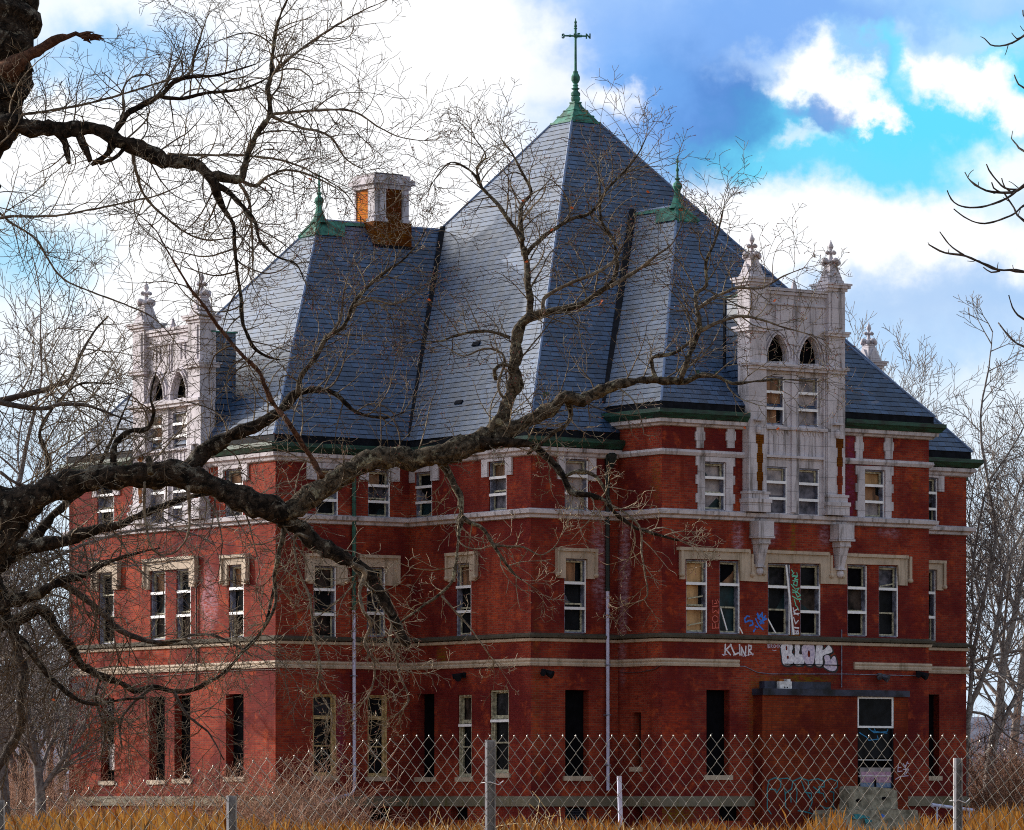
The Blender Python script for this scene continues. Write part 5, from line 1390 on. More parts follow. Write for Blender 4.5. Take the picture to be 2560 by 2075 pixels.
def sprout(tw, q, P_, every, L, lvl, cfg, up=.3, start=.0, side=None, rpx=None, d=45):
    """twigs along a limb; every: px between shoots; L: (min,max) m"""
    rn = tw.r; acc = 0; k = F / d; tot = len(q)
    for i in range(1, len(q)):
        acc += math.hypot(q[i][0] - q[i - 1][0], q[i][1] - q[i - 1][1])
        if acc < every or i / tot < start: continue
        acc = rn.uniform(-.4, .4) * every
        t = (P_[i] - P_[i - 1]).normalized(); sd_ = side if side else rn.choice((-1, 1))
        an = math.radians(rn.uniform(28, 75)) * sd_
        x = t.x * math.cos(an) + t.z * math.sin(an); z = -t.x * math.sin(an) + t.z * math.cos(an) + up
        dr = Vector((x, t.y + rn.uniform(-.55, .55), z)).normalized()
        LL = rn.uniform(*L); r = rpx / k if rpx else min(q[i][2] / 2 / k * .6, .004 + LL * .0105)
        tw.grow(P_[i], dr, LL, r, lvl, cfg)

# --- the big gnarled tree in front (about 45 m away)
D1 = 45.0
tr = empty('gnarled_tree', at(-190, 2440, D1)); tr.location.z = 0
tag(tr, 'huge gnarled bare tree with rough black trunk and lichened limbs reaching across the building', 'tree')
TR = [(-190, 2470, 300), (-186, 2200, 262), (-180, 1900, 244), (-178, 1600, 238), (-168, 1300, 224), (-155, 1000, 214), (-136, 700, 208), (-112, 480, 205), (-84, 330, 205), (-58, 190, 214), (-38, 90, 222), (-22, 0, 216), (-8, -100, 200), (20, -300, 180), (60, -600, 130), (90, -900, 70), (100, -1150, 20)]
limb(tr, TR, D1 + .6, M['bark'], .22, name='trunk', seed=1)
L1 = [(-175, 1620, 150), (-110, 1510, 138), (-50, 1405, 128), (0, 1318, 112), (47, 1262, 92), (110, 1232, 74), (187, 1212, 66), (289, 1192, 60), (397, 1189, 60), (467, 1197, 58), (537, 1219, 56), (607, 1246, 54), (668, 1268, 52), (712, 1288, 50)]
L1b = [(700, 1284, 46), (747, 1320, 42), (794, 1357, 38), (850, 1389, 36), (905, 1425, 34), (942, 1470, 32), (965, 1510, 30), (985, 1550, 27), (1008, 1592, 22), (1022, 1612, 14)]
L1c = [(705, 1290, 50), (752, 1258, 56), (794, 1228, 56), (842, 1200, 54), (893, 1164, 50), (950, 1148, 50), (1020, 1144, 50), (1085, 1138, 52), (1150, 1120, 54), (1212, 1097, 48), (1262, 1072, 42)]
L1d = [(1225, 1085, 34), (1262, 1027, 34), (1281, 971, 34), (1290, 905, 31), (1291, 849, 28), (1305, 807, 26), (1326, 789, 22)]
L1e = [(1320, 800, 18), (1325, 747, 17), (1318, 700, 17), (1318, 677, 16), (1311, 621, 14)]
L1e1 = [(1311, 640, 13), (1302, 574, 12), (1304, 514, 10), (1328, 478, 8), (1302, 425, 7), (1280, 385, 5), (1255, 350, 4)]
L1e2 = [(1308, 600, 12), (1272, 552, 11), (1248, 514, 10), (1205, 470, 8), (1180, 430, 6), (1127, 406, 4), (1082, 455, 2)]
L1e3 = [(1311, 640, 13), (1345, 605, 11), (1384, 574, 10), (1432, 545, 9), (1480, 530, 8), (1520, 470, 7), (1560, 430, 6), (1594, 387, 4), (1615, 345, 3)]
L1e4 = [(1205, 470, 7), (1192, 420, 6), (1215, 390, 4), (1190, 350, 3)]
L1f = [(1315, 800, 22), (1345, 785, 20), (1388, 779, 18), (1454, 761, 15), (1477, 742, 14), (1528, 709, 12), (1542, 663, 11), (1533, 602, 9), (1502, 545, 7), (1500, 470, 5), (1495, 420, 3)]
L1f2 = [(1528, 715, 11), (1570, 690, 9), (1612, 662, 8), (1640, 640, 6), (1680, 610, 4), (1705, 560, 3)]
L1f3 = [(1360, 782, 12), (1360, 747, 10), (1410, 715, 9), (1470, 690, 8), (1525, 660, 7), (1560, 610, 4)]
L1g = [(1240, 1095, 40), (1285, 1068, 36), (1337, 1045, 34), (1384, 1013, 34), (1416, 994, 32), (1454, 1002, 31), (1500, 975, 28), (1547, 961, 24), (1603, 950, 20), (1668, 954, 17), (1715, 952, 15), (1757, 938, 12), (1800, 943, 10), (1830, 958, 8), (1900, 952, 6), (1960, 948, 4), (2040, 955, 2)]
L1h = [(1700, 952, 15), (1720, 896, 13), (1748, 826, 13), (1743, 770, 11), (1740, 735, 10), (1765, 712, 9), (1765, 654, 8), (1785, 610, 7), (1800, 560, 5), (1808, 525, 3)]
L1h2 = [(1748, 828, 11), (1800, 804, 9), (1850, 790, 8), (1905, 800, 6), (1960, 818, 4), (2020, 835, 3)]
L1h3 = [(1744, 772, 10), (1790, 742, 8), (1840, 720, 7), (1900, 720, 5), (1960, 690, 4), (2010, 670, 2)]
L1h4 = [(1640, 952, 12), (1628, 905, 10), (1640, 890, 10), (1690, 880, 9), (1735, 845, 7)]
L1i = [(1190, 1105, 34), (1262, 1108, 22), (1328, 1112, 20), (1362, 1139, 18), (1402, 1181, 16), (1430, 1232, 15), (1472, 1236, 13), (1514, 1251, 11), (1538, 1284, 10), (1594, 1321, 8), (1668, 1344, 6), (1700, 1352, 4)]
L1i2 = [(1412, 1190, 10), (1450, 1178, 11), (1490, 1192, 9), (1512, 1225, 8), (1527, 1260, 6)]
L1j = [(1098, 1150, 24), (1115, 1175, 20), (1136, 1213, 18), (1152, 1250, 16), (1153, 1290, 13), (1145, 1353, 9), (1136, 1428, 8), (1118, 1470, 7), (1061, 1513, 6), (1010, 1550, 5), (970, 1580, 4)]
L1j2 = [(1150, 1285, 14), (1172, 1305, 11), (1206, 1321, 10), (1234, 1363, 9), (1262, 1405, 7), (1290, 1440, 6), (1304, 1449, 4)]
L1j3 = [(1234, 1363, 7), (1270, 1366, 6), (1310, 1368, 5), (1350, 1388, 4), (1384, 1370, 3), (1400, 1345, 2)]
L1j4 = [(1104, 1490, 6), (1140, 1530, 5), (1180, 1575, 4), (1225, 1640, 3)]
L1k = [(805, 1192, 15), (775, 1140, 14), (728, 1069, 13), (700, 1030, 12), (672, 989, 12), (649, 933, 11), (612, 893, 10), (583, 863, 10), (545, 815, 9), (513, 770, 8), (481, 728, 7), (450, 680, 5), (420, 630, 4), (385, 570, 3), (340, 532, 2)]
L1l = [(462, 1185, 40), (498, 1140, 38), (545, 1105, 35), (597, 1083, 32), (653, 1059, 28), (700, 1027, 24), (742, 985, 20), (794, 973, 15), (840, 985, 12), (890, 1030, 9), (960, 1045, 6), (1010, 1030, 4)]
L1l1 = [(745, 985, 15), (752, 943, 13), (790, 890, 12), (820, 840, 11), (860, 815, 10), (884, 760, 10), (915, 722, 9), (954, 686, 8), (1000, 655, 6), (1040, 615, 4), (1060, 580, 3)]
L1l2 = [(820, 842, 8), (850, 800, 6), (858, 740, 5), (870, 690, 3)]
L1l3 = [(884, 765, 7), (930, 750, 6), (985, 760, 5), (1030, 740, 3)]
L1m = [(288, 1182, 20), (283, 1150, 18), (291, 1105, 15), (327, 1078, 13), (366, 1072, 12), (384, 1035, 9), (376, 990, 6), (390, 930, 4)]
L1n = [(376, 1185, 16), (371, 1143, 14)]
L1o = [(362, 1205, 7), (360, 1260, 7), (366, 1320, 6), (378, 1366, 5), (400, 1386, 4)]
L1p = [(470, 1215, 12), (474, 1290, 7), (468, 1340, 5), (440, 1380, 4), (400, 1388, 3)]
L1q = [(716, 1300, 18), (700, 1370, 12), (686, 1440, 10), (690, 1500, 8), (672, 1550, 7), (640, 1600, 5), (600, 1640, 4), (560, 1690, 3)]
L1r = [(880, 1410, 14), (912, 1430, 16), (900, 1475, 11), (905, 1520, 9), (926, 1560, 8), (912, 1610, 7), (936, 1660, 6), (930, 1720, 5), (905, 1760, 4)]
L1s = [(985, 1545, 10), (975, 1600, 8), (990, 1640, 7), (1000, 1690, 6), (1022, 1750, 5), (988, 1790, 4)]
L1t = [(770, 1345, 10), (742, 1335, 8), (735, 1365, 6), (748, 1430, 6), (775, 1500, 7), (784, 1590, 6), (800, 1660, 6), (795, 1720, 5), (830, 1790, 4), (815, 1850, 3)]
L1u = [(1522, 1262, 8), (1560, 1280, 6), (1600, 1320, 6), (1604, 1380, 5), (1612, 1430, 4), (1618, 1490, 4), (1590, 1506, 3)]
L1v = [(1415, 1000, 16), (1428, 1035, 12), (1416, 1060, 10), (1380, 1085, 9), (1340, 1120, 7), (1318, 1135, 6)]
L1w = [(1240, 950, 10), (1236, 925, 10), (1258, 910, 9), (1282, 920, 9)]
L1x = [(1262, 1000, 8), (1245, 965, 7), (1262, 905, 6), (1250, 880, 6), (1210, 872, 5), (1160, 890, 4), (1120, 870, 3)]
L1y = [(1275, 845, 9), (1240, 832, 8), (1190, 828, 7), (1140, 840, 6), (1090, 855, 4), (1050, 850, 3)]
L2 = [(-60, 330, 70), (-10, 312, 50), (37, 308, 42), (93, 321, 40), (163, 322, 36), (233, 324, 36), (289, 347, 40), (350, 373, 38), (411, 402, 36), (467, 408, 32), (504, 417, 30), (528, 448, 27), (542, 481, 22), (560, 523, 13), (584, 560, 11), (586, 607, 10), (593, 677, 10), (603, 747, 9), (606, 800, 8), (630, 863, 8), (665, 890, 7), (700, 900, 5)]
L2b = [(520, 440, 24), (560, 444, 22), (602, 446, 20), (612, 411, 16), (630, 360, 15), (654, 318, 14), (676, 285, 13), (670, 224, 11), (677, 187, 10), (686, 93, 8), (700, 40, 6), (720, -5, 4)]
L2b1 = [(672, 195, 8), (712, 155, 7), (756, 121, 6), (800, 90, 6), (845, 61, 5), (890, 35, 4), (950, 8, 2)]
L2b2 = [(676, 286, 8), (747, 279, 7), (817, 275, 6), (887, 280, 5), (950, 320, 4), (1010, 345, 3), (1060, 352, 2)]
L2b3 = [(676, 290, 8), (747, 317, 7), (817, 336, 6), (850, 375, 5), (864, 397, 4), (900, 420, 3)]
L2c = [(283, 332, 17), (317, 289, 16), (350, 264, 15), (401, 238, 14), (434, 205, 11), (486, 191, 9), (537, 189, 7), (598, 173, 5), (640, 160, 3)]
L2c1 = [(396, 240, 11), (448, 247, 10), (514, 233, 9), (598, 224, 7), (650, 205, 5), (690, 180, 3)]
L2c2 = [(434, 205, 8), (476, 180, 7), (486, 140, 6), (500, 95, 4), (515, 50, 3)]
L2d = [(135, 328, 18), (158, 350, 17), (168, 380, 15), (173, 408, 10)]
L2d2 = [(198, 340, 20), (214, 372, 18), (226, 404, 14)]
L2d3 = [(288, 352, 22), (270, 380, 16), (240, 405, 12), (228, 412, 9)]
L2d4 = [(315, 365, 12), (290, 392, 10), (250, 410, 8)]
L2e = [(331, 380, 9), (338, 420, 8), (345, 443, 8), (359, 485, 7), (401, 532, 6), (467, 583, 5), (520, 600, 4), (575, 595, 3)]
L2f = [(18, 185, 70), (48, 155, 46), (93, 126, 32), (135, 104, 22), (170, 92, 18), (190, 84, 17), (208, 92, 13), (243, 96, 5)]
L2g = [(535, 455, 18), (580, 490, 14), (620, 530, 11), (640, 560, 9), (650, 600, 7), (690, 640, 5), (740, 660, 4), (760, 700, 3)]
L2h = [(600, 450, 10), (640, 465, 9), (670, 440, 7), (720, 425, 6), (780, 440, 5), (840, 470, 3)]
L2i = [(600, 460, 9), (622, 500, 8), (628, 550, 6), (632, 640, 5), (632, 690, 4)]
S1 = [(-120, 600, 7), (0, 545, 7), (140, 539, 6), (280, 513, 5), (387, 490, 4), (450, 465, 3)]
S2 = [(-100, 310, 9), (0, 299, 8), (70, 285, 7), (210, 261, 6), (327, 229, 5), (420, 200, 4), (470, 190, 3)]
S3_ = [(-40, 395, 8), (30, 330, 4), (48, 300, 2)]
S4 = [(420, 385, 7), (480, 388, 6), (540, 388, 6), (600, 388, 6), (700, 400, 5), (780, 430, 4), (860, 480, 3), (900, 540, 2)]
S5 = [(-60, 480, 7), (20, 550, 6), (90, 600, 5), (150, 690, 5), (230, 730, 4), (310, 760, 4), (390, 800, 3), (450, 870, 3)]
cfgA = dict(seg=.07, kink=.15, lift=.03, kids=[0, 4, 4, 5], ratio=(.38, .6), spread=(28, 60), rmin=.0024)
cfgD = dict(seg=.07, kink=.17, lift=-.02, kids=[0, 3, 4, 5], ratio=(.38, .6), spread=(28, 62), rmin=.0028)
rt = random.Random(21); tA = Tw(rt); tB = Tw(rt)
bk_, bl_, tw_ = M['bark'], M['bark_l'], M['twig']
#        pts, mat, every px, L, lvl, up, collector, depth shift
LIMBS = [(L1, bk_, 52, (.3, .9), 2, .35, tA, 0), (L1b, bk_, 30, (.3, .8), 2, -.5, tB, 0), (L1c, bl_, 40, (.3, .8), 2, .25, tA, 0), (L1d, bl_, 40, (.3, .8), 2, .1, tA, 0), (L1e, bl_, 30, (.3, .8), 2, .3, tA, 0),
         (L1e1, bl_, 20, (.3, .75), 2, .5, tA, .3), (L1e2, bl_, 20, (.3, .75), 2, .5, tA, -.3), (L1e3, bl_, 20, (.3, .7), 2, .5, tA, .2), (L1e4, bl_, 20, (.2, .5), 2, .5, tA, 0), (L1f, bl_, 22, (.3, .8), 2, .4, tA, .3), (L1f2, tw_, 20, (.3, .6), 2, .5, tA, 0), (L1f3, tw_, 22, (.25, .6), 2, .3, tA, 0),
         (L1g, bl_, 30, (.25, .75), 2, .3, tA, 0), (L1h, bl_, 22, (.3, .7), 2, .3, tA, 0), (L1h2, tw_, 20, (.25, .6), 2, .1, tA, 0), (L1h3, tw_, 20, (.25, .6), 2, .3, tA, .3), (L1h4, bl_, 28, (.2, .4), 1, .2, tA, 0),
         (L1i, bk_, 30, (.2, .6), 2, -.1, tB, 0), (L1i2, bl_, 26, (.2, .5), 2, .0, tB, 0), (L1j, bl_, 30, (.2, .65), 2, -.1, tB, 0), (L1j2, bl_, 30, (.2, .5), 1, .1, tB, 0), (L1j3, tw_, 24, (.1, .35), 1, .4, tB, 0), (L1j4, tw_, 30, (.1, .3), 1, .1, tB, 0),
         (L1k, M['torn'], 30, (.3, .8), 2, .2, tA, -.4), (L1l, bk_, 28, (.3, .9), 2, .3, tA, .3), (L1l1, bl_, 20, (.3, .75), 2, .4, tA, .3), (L1l2, tw_, 20, (.2, .5), 2, .4, tA, 0), (L1l3, tw_, 20, (.2, .5), 2, .2, tA, 0), (L1m, bk_, 26, (.3, .8), 2, .2, tA, 0),
         (L1n, bl_, 99, (.1, .2), 0, .2, tA, -.3), (L1o, tw_, 40, (.1, .3), 1, -.1, tB, -.3), (L1p, tw_, 34, (.1, .4), 1, -.1, tB, -.2), (L1q, bl_, 26, (.2, .6), 2, -.3, tB, 0), (L1r, tw_, 24, (.15, .5), 2, -.4, tB, -.2), (L1s, tw_, 22, (.15, .5), 2, -.4, tB, 0), (L1t, tw_, 24, (.15, .45), 2, -.5, tB, -.3), (L1u, tw_, 26, (.15, .4), 1, -.1, tB, 0),
         (L1v, bl_, 24, (.15, .4), 2, .1, tB, 0), (L1w, bl_, 30, (.1, .3), 1, .2, tA, 0), (L1x, tw_, 26, (.15, .5), 2, .2, tA, 0), (L1y, bl_, 22, (.2, .6), 2, .2, tA, 0),
         (L2, bk_, 30, (.3, .9), 2, .1, tA, 0), (L2b, bl_, 20, (.35, .9), 2, .15, tA, 0), (L2b1, tw_, 16, (.3, .8), 2, .1, tA, 0), (L2b2, tw_, 16, (.3, .8), 2, -.1, tA, .3), (L2b3, tw_, 16, (.3, .8), 2, -.2, tA, -.3), (L2c, bk_, 20, (.3, .9), 2, .3, tA, 0), (L2c1, bk_, 18, (.3, .8), 2, .1, tA, .3), (L2c2, tw_, 18, (.3, .7), 2, .2, tA, 0),
         (L2d, bk_, 30, (.2, .5), 1, -.2, tB, 0), (L2d2, bk_, 30, (.2, .5), 1, -.2, tB, 0), (L2d3, bk_, 30, (.2, .6), 2, -.2, tB, 0), (L2d4, bk_, 30, (.2, .5), 1, -.1, tB, 0), (L2e, tw_, 20, (.3, .8), 2, -.2, tB, .3), (L2f, M['torn'], 999, (.1, .2), 0, 0, tA, 0), (L2g, bk_, 18, (.3, .8), 2, -.1, tA, 0), (L2h, tw_, 16, (.3, .8), 2, -.2, tA, .3), (L2i, tw_, 20, (.2, .6), 2, -.2, tB, 0),
         (S1, tw_, 30, (.3, .8), 2, .2, tA, -.6), (S2, tw_, 24, (.3, .8), 2, .3, tA, .6), (S3_, tw_, 20, (.1, .3), 1, .2, tA, -.8), (S4, tw_, 18, (.3, .8), 2, -.1, tA, .5), (S5, tw_, 20, (.3, .9), 2, .1, tA, .8)]
for k_, (pts, mat, ev, Lr, lv, up_, co, ds) in enumerate(LIMBS):
    _, q, P_ = limb(tr, pts, D1 + ds, mat, .3, seed=k_ * 3 + 2, name='limb' if pts[0][2] > 9 else 'branch')
    sprout(co, q, P_, ev, Lr, lv, cfgA if co is tA else cfgD, up_, d=D1)
    if pts[-1][2] < 6:                                   # the end of a limb breaks into a spray
        t_ = (P_[-1] - P_[-3]).normalized()
        for j in range(3): co.grow(P_[-1], (t_ + Vector((rt.uniform(-.4, .4), rt.uniform(-.3, .3), rt.uniform(-.3, .4)))).normalized(), rt.uniform(.2, .45), .004, 2, cfgA)
print('near tree stems', len(tA.f), len(tB.f))
tA.obj('crown', M['twig'], tr); M['twig_p'] = bark('pale twig bark', srgb(120, 104, 90), srgb(186, 170, 148), srgb(206, 198, 178), .6, 4.0); tB.obj('drooping_twigs', M['twig_p'], tr)  # lower twigs paler: the light on them is put into the bark colour
def buds(tips, parent, frac, size, rn):
    mb = MB()
    for p, d in tips:
        if rn.random() > frac: continue
        p = Vector(p); d = Vector(d); s_ = size * rn.uniform(.6, 1.3)
        a = d.orthogonal().normalized() * s_ * .45; b = d.cross(a).normalized() * s_ * .45
        mb.add([p - d * s_ * .6, p + a, p + b, p - a, p - b, p + d * s_], [(0, 2, 1), (0, 3, 2), (0, 4, 3), (0, 1, 4), (5, 1, 2), (5, 2, 3), (5, 3, 4), (5, 4, 1)], M['bud'])
    o = mb.build('buds', parent); tag(o, kind='stuff'); return o
def px_of(p): return 1280 + p[0] / p[1] * F, 1995 - (p[2] - EYE) / p[1] * F
buds([t for t in tA.tips + tB.tips if px_of(t[0])[0] > 600 and px_of(t[0])[1] > 300], tr, .5, .012, rt)
for (x, y) in ((1937, 752), (1862, 1070), (1620, 480), (1430, 520), (1308, 502), (1316, 655), (1500, 762), (1505, 753), (1073, 750), (1702, 525), (134, 1750), (775, 448), (1380, 575), (1945, 1072), (725, 1165)):
    mb = MB(); c = at(x, y, D1); a, b = Vector((rt.uniform(.5, 1), rt.uniform(-.5, .5), rt.uniform(-.6, .6))).normalized() * .022, Vector((rt.uniform(-.4, .4), rt.uniform(-.5, .5), 1)).normalized() * .017
    n_ = a.cross(b).normalized() * .005; mb.add([c - a, c - b * .7 + n_, c + a * .9, c + b + n_, c - n_], [(0, 1, 4), (1, 2, 4), (2, 3, 4), (3, 0, 4), (0, 3, 2, 1)], M['leaf']); mb.build('leaf', tr)
mb = MB()                                                # splintered end of the snapped limb
for j in range(7):
    c = at(200 + j * 5, 88 + (j % 3) * 4, D1); e_ = c + Vector((rt.uniform(.06, .16), rt.uniform(-.03, .03), rt.uniform(-.05, .03))); tube(mb, [c, c.lerp(e_, .5) + Vector((0, 0, .01)), e_], [.025, .016, .003], M['torn'], 5)
mb.build('splinter', tr)

# --- the darker drooping tree behind it on the left
D2 = 58.0
t2 = empty('drooping_tree', at(-260, 2300, D2)); t2.location.z = 0
tag(t2, 'dark bare tree with long drooping limbs tangled before the left end of the red wing', 'tree')
G = [([(-260, 2330, 150), (-250, 2000, 130), (-230, 1750, 120), (-190, 1600, 110), (-130, 1480, 90), (-60, 1410, 60), (0, 1372, 46), (79, 1366, 38), (163, 1350, 34), (224, 1327, 30), (290, 1317, 26), (345, 1290, 22), (420, 1262, 16), (500, 1235, 12), (560, 1240, 8), (640, 1262, 5)], 'trunk'),
     ([(-120, 1500, 70), (-40, 1440, 46), (20, 1400, 36), (60, 1380, 30), (130, 1290, 20), (190, 1240, 16), (240, 1180, 12), (270, 1120, 9), (300, 1050, 6), (330, 980, 4)], 'limb'),
     ([(-200, 1620, 60), (-80, 1590, 46), (0, 1560, 36), (47, 1550, 32), (93, 1524, 30), (121, 1538, 26), (140, 1574, 24), (177, 1620, 22), (210, 1668, 18), (252, 1690, 17), (299, 1706, 16), (336, 1727, 15), (383, 1717, 14), (434, 1728, 13), (470, 1727, 11), (514, 1709, 9), (560, 1681, 8), (602, 1634, 8), (654, 1578, 7), (677, 1508, 7), (691, 1415, 6), (700, 1368, 5)], 'limb'),
     ([(-100, 1540, 40), (28, 1506, 32), (93, 1482, 28), (154, 1452, 22), (210, 1438, 15), (261, 1410, 10), (327, 1387, 7), (400, 1370, 4)], 'limb'),
     ([(150, 1455, 18), (200, 1487, 17), (261, 1536, 16), (299, 1574, 15), (350, 1597, 13), (401, 1607, 12), (450, 1600, 9), (475, 1588, 8), (537, 1588, 6), (583, 1611, 5), (630, 1640, 4)], 'limb'),
     ([(30, 1550, 30), (40, 1620, 26), (60, 1680, 25), (50, 1742, 24), (51, 1812, 23), (23, 1877, 22), (-10, 1925, 18), (-60, 1990, 14)], 'limb'),
     ([(-20, 1440, 34), (10, 1500, 26), (20, 1560, 24), (70, 1620, 20), (120, 1690, 16), (180, 1740, 12), (230, 1760, 9), (300, 1750, 6), (360, 1745, 4)], 'limb'),
     ([(-60, 1380, 40), (60, 1290, 20), (110, 1230, 16), (120, 1150, 13), (100, 1080, 10), (140, 1010, 8), (200, 960, 6), (280, 960, 4)], 'limb'),
     ([(0, 1002, 16), (70, 985, 14), (150, 960, 13), (176, 945, 11), (200, 890, 8), (235, 830, 6), (270, 790, 4)], 'limb'),
     ([(-80, 990, 18), (20, 1010, 14), (100, 1022, 12), (160, 1010, 10), (220, 1015, 8), (290, 1040, 5), (340, 1060, 3)], 'limb'),
     ([(383, 1717, 9), (330, 1760, 7), (300, 1810, 6), (305, 1870, 4)], 'branch'), ([(252, 1690, 9), (240, 1750, 7), (262, 1830, 6), (250, 1900, 4)], 'branch'),
     ([(0, 1180, 9), (60, 1215, 8), (130, 1200, 7), (200, 1150, 6), (260, 1100, 4)], 'branch'), ([(434, 1728, 8), (470, 1790, 7), (520, 1830, 5), (560, 1900, 3)], 'branch')]
cfg2 = dict(seg=.11, kink=.14, lift=.0, kids=[0, 4, 5, 5], ratio=(.45, .7), spread=(20, 60), rmin=.003)
tC = Tw(random.Random(33))
for k_, (pts, nm) in enumerate(G):
    _, q, P_ = limb(t2, pts, D2 + (k_ % 3) * .7, M['bark'] if pts[0][2] > 30 else M['twig_d'], .25, seed=200 + k_, name=nm)
    sprout(tC, q, P_, 21, (.4, 1.25), 2, cfg2, rt.choice((-.5, -.2, .1)), d=D2, start=.0)
tC.obj('crown', M['twig'], t2)
# --- twig ends of a tree that stands out of the frame on the right
D3 = 34.0
t3 = empty('overhanging_tree', at(3100, 2500, D3)); t3.location.z = 0
tag(t3, 'tree off to the right whose thin black upcurved branch tips reach into the sky', 'tree')
E3 = [([(3100, 2620, 130), (3090, 1900, 118), (3080, 1200, 105), (3060, 600, 90), (3040, 0, 60), (3030, -500, 20)], 'trunk'),
      ([(3060, 500, 40), (2850, 330, 22), (2700, 180, 12), (2600, 60, 8), (2560, 89, 6), (2531, 107, 5), (2500, 115, 4), (2476, 112, 4), (2461, 96, 3)], 'limb'), ([(2552, 94, 4), (2542, 97, 3), (2529, 82, 2)], 'branch'), ([(2640, 100, 7), (2590, 20, 5), (2562, 45, 4), (2557, 25, 3)], 'branch'),
      ([(2900, 380, 14), (2650, 260, 8), (2560, 220, 5), (2543, 205, 4), (2536, 187, 3)], 'branch'), ([(2900, 480, 14), (2640, 400, 8), (2560, 378, 6), (2542, 362, 5), (2529, 347, 3)], 'branch'), 
      ([(3070, 700, 44), (2900, 420, 24), (2700, 400, 14), (2600, 440, 9), (2560, 466, 7), (2530, 481, 7), (2494, 481, 6), (2465, 476, 5), (2438, 462, 5), (2420, 445, 4), (2412, 430, 3)], 'limb'),
      ([(2545, 474, 6), (2512, 470, 5), (2489, 448, 4), (2472, 425, 4), (2466, 410, 3)], 'branch'), ([(2530, 481, 5), (2512, 468, 4), (2504, 445, 3)], 'branch'), ([(2500, 480, 4), (2484, 470, 4), (2479, 456, 3)], 'branch'),
      ([(2510, 482, 5), (2535, 520, 5), (2560, 552, 6), (2700, 640, 12), (3065, 800, 40)][::-1], 'limb'),
      ([(2600, 430, 8), (2560, 462, 6), (2517, 495, 6), (2466, 515, 5), (2425, 519, 5), (2395, 512, 4), (2378, 498, 4), (2368, 476, 3)], 'branch'),
      ([(2900, 560, 16), (2620, 490, 8), (2560, 514, 6), (2531, 537, 5), (2475, 557, 5), (2440, 556, 4), (2410, 542, 4), (2384, 522, 3)], 'branch'),
      ([(3070, 900, 46), (2800, 700, 22), (2640, 682, 12), (2560, 679, 8), (2525, 675, 8), (2494, 674, 7), (2456, 658, 6), (2414, 640, 6), (2363, 632, 5), (2340, 622, 4), (2321, 611, 3)], 'limb'), ([(2410, 638, 5), (2390, 625, 4), (2372, 610, 4), (2349, 579, 3)], 'branch'),
      ([(2500, 677, 5), (2478, 681, 4), (2458, 668, 3)], 'branch'), ([(3070, 1050, 40), (2700, 840, 14), (2560, 798, 6), (2545, 788, 5), (2531, 768, 4), (2522, 738, 3)], 'branch'), ([(3070, 1150, 40), (2700, 930, 14), (2560, 867, 6), (2540, 857, 5), (2520, 838, 5), (2496, 807, 3)], 'branch'), ([(2456, 658, 4), (2448, 652, 3), (2438, 650, 2)], 'branch')]
for k_, (pts, nm) in enumerate(E3): limb(t3, pts, D3, M['bark'] if nm == 'trunk' else M['twig_d'], .25, seed=300 + k_, name=nm, jit=.35)
tE = Tw(random.Random(3))
for k_ in (1, 5, 6, 10, 13): q = resample(E3[k_][0], 9); P_ = [at(x, y, D3) for x, y, _ in q]; sprout(tE, q, P_, 42, (.03, .1), 0, dict(cfgA, rmin=.0028), .4, d=D3, rpx=1.6)
tE.obj('crown', M['twig_d'], t3)

# --- trees behind and beside the building
def far_tree(name, x, y0, d, h, lean, label, seed, w0=.34, group=None, width=.45, mat=None, base=0.0, dense=1.0):
    rn = random.Random(seed); bp = at(x, 2000, d); bp.z = base; e_ = empty(name, bp); tag(e_, label, 'tree', group); mat = mat or M['far_bark']
    mb = MB(); pts = []; p = Vector(bp); dr = Vector((lean, 0, 1)).normalized(); n = 14; rads = []
    for i in range(n + 1):
        pts.append(p.copy()); rads.append(w0 * (1 - i / n) ** .8 * .9 + .03)
        dr = (dr + Vector((rn.gauss(0, .05), rn.gauss(0, .05), .02))).normalized(); p += dr * h * .8 / n
    pts[0].z -= .5; tube(mb, pts, rads, mat, 7); mb.build('trunk', e_, smooth=True)
    tw = Tw(rn); cf = dict(seg=.5, kink=.09, lift=.05, kids=[0, 5, 5, 6], ratio=(.42, .62), spread=(18, 48), rmin=.011, big=3)
    for k in range(int(15 * dense)):
        i = rn.randint(4, n - 1); q = pts[i]; a = rn.uniform(0, 6.28); up_ = rn.uniform(.9, 1.9)
        dr = Vector((math.cos(a) * width * 2, math.sin(a) * width * 1.6, up_)).normalized()
        tw.grow(q, dr, h * rn.uniform(.26, .46) * (1.2 - .5 * i / n), max(.03, rads[i] * .55), 3, cf)
    tw.grow(pts[-1], (lean * .5, 0, 1), h * .22, .04, 3, cf)
    tw.obj('crown', mat, e_); return e_
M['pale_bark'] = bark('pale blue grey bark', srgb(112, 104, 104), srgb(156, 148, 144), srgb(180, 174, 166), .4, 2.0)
D4 = 184.0; t4 = empty('leaning_tree', at(2415, 2110, D4)); t4.location.z = 0
tag(t4, 'tree with several long stems slanting up right from behind the brick corner', 'tree')
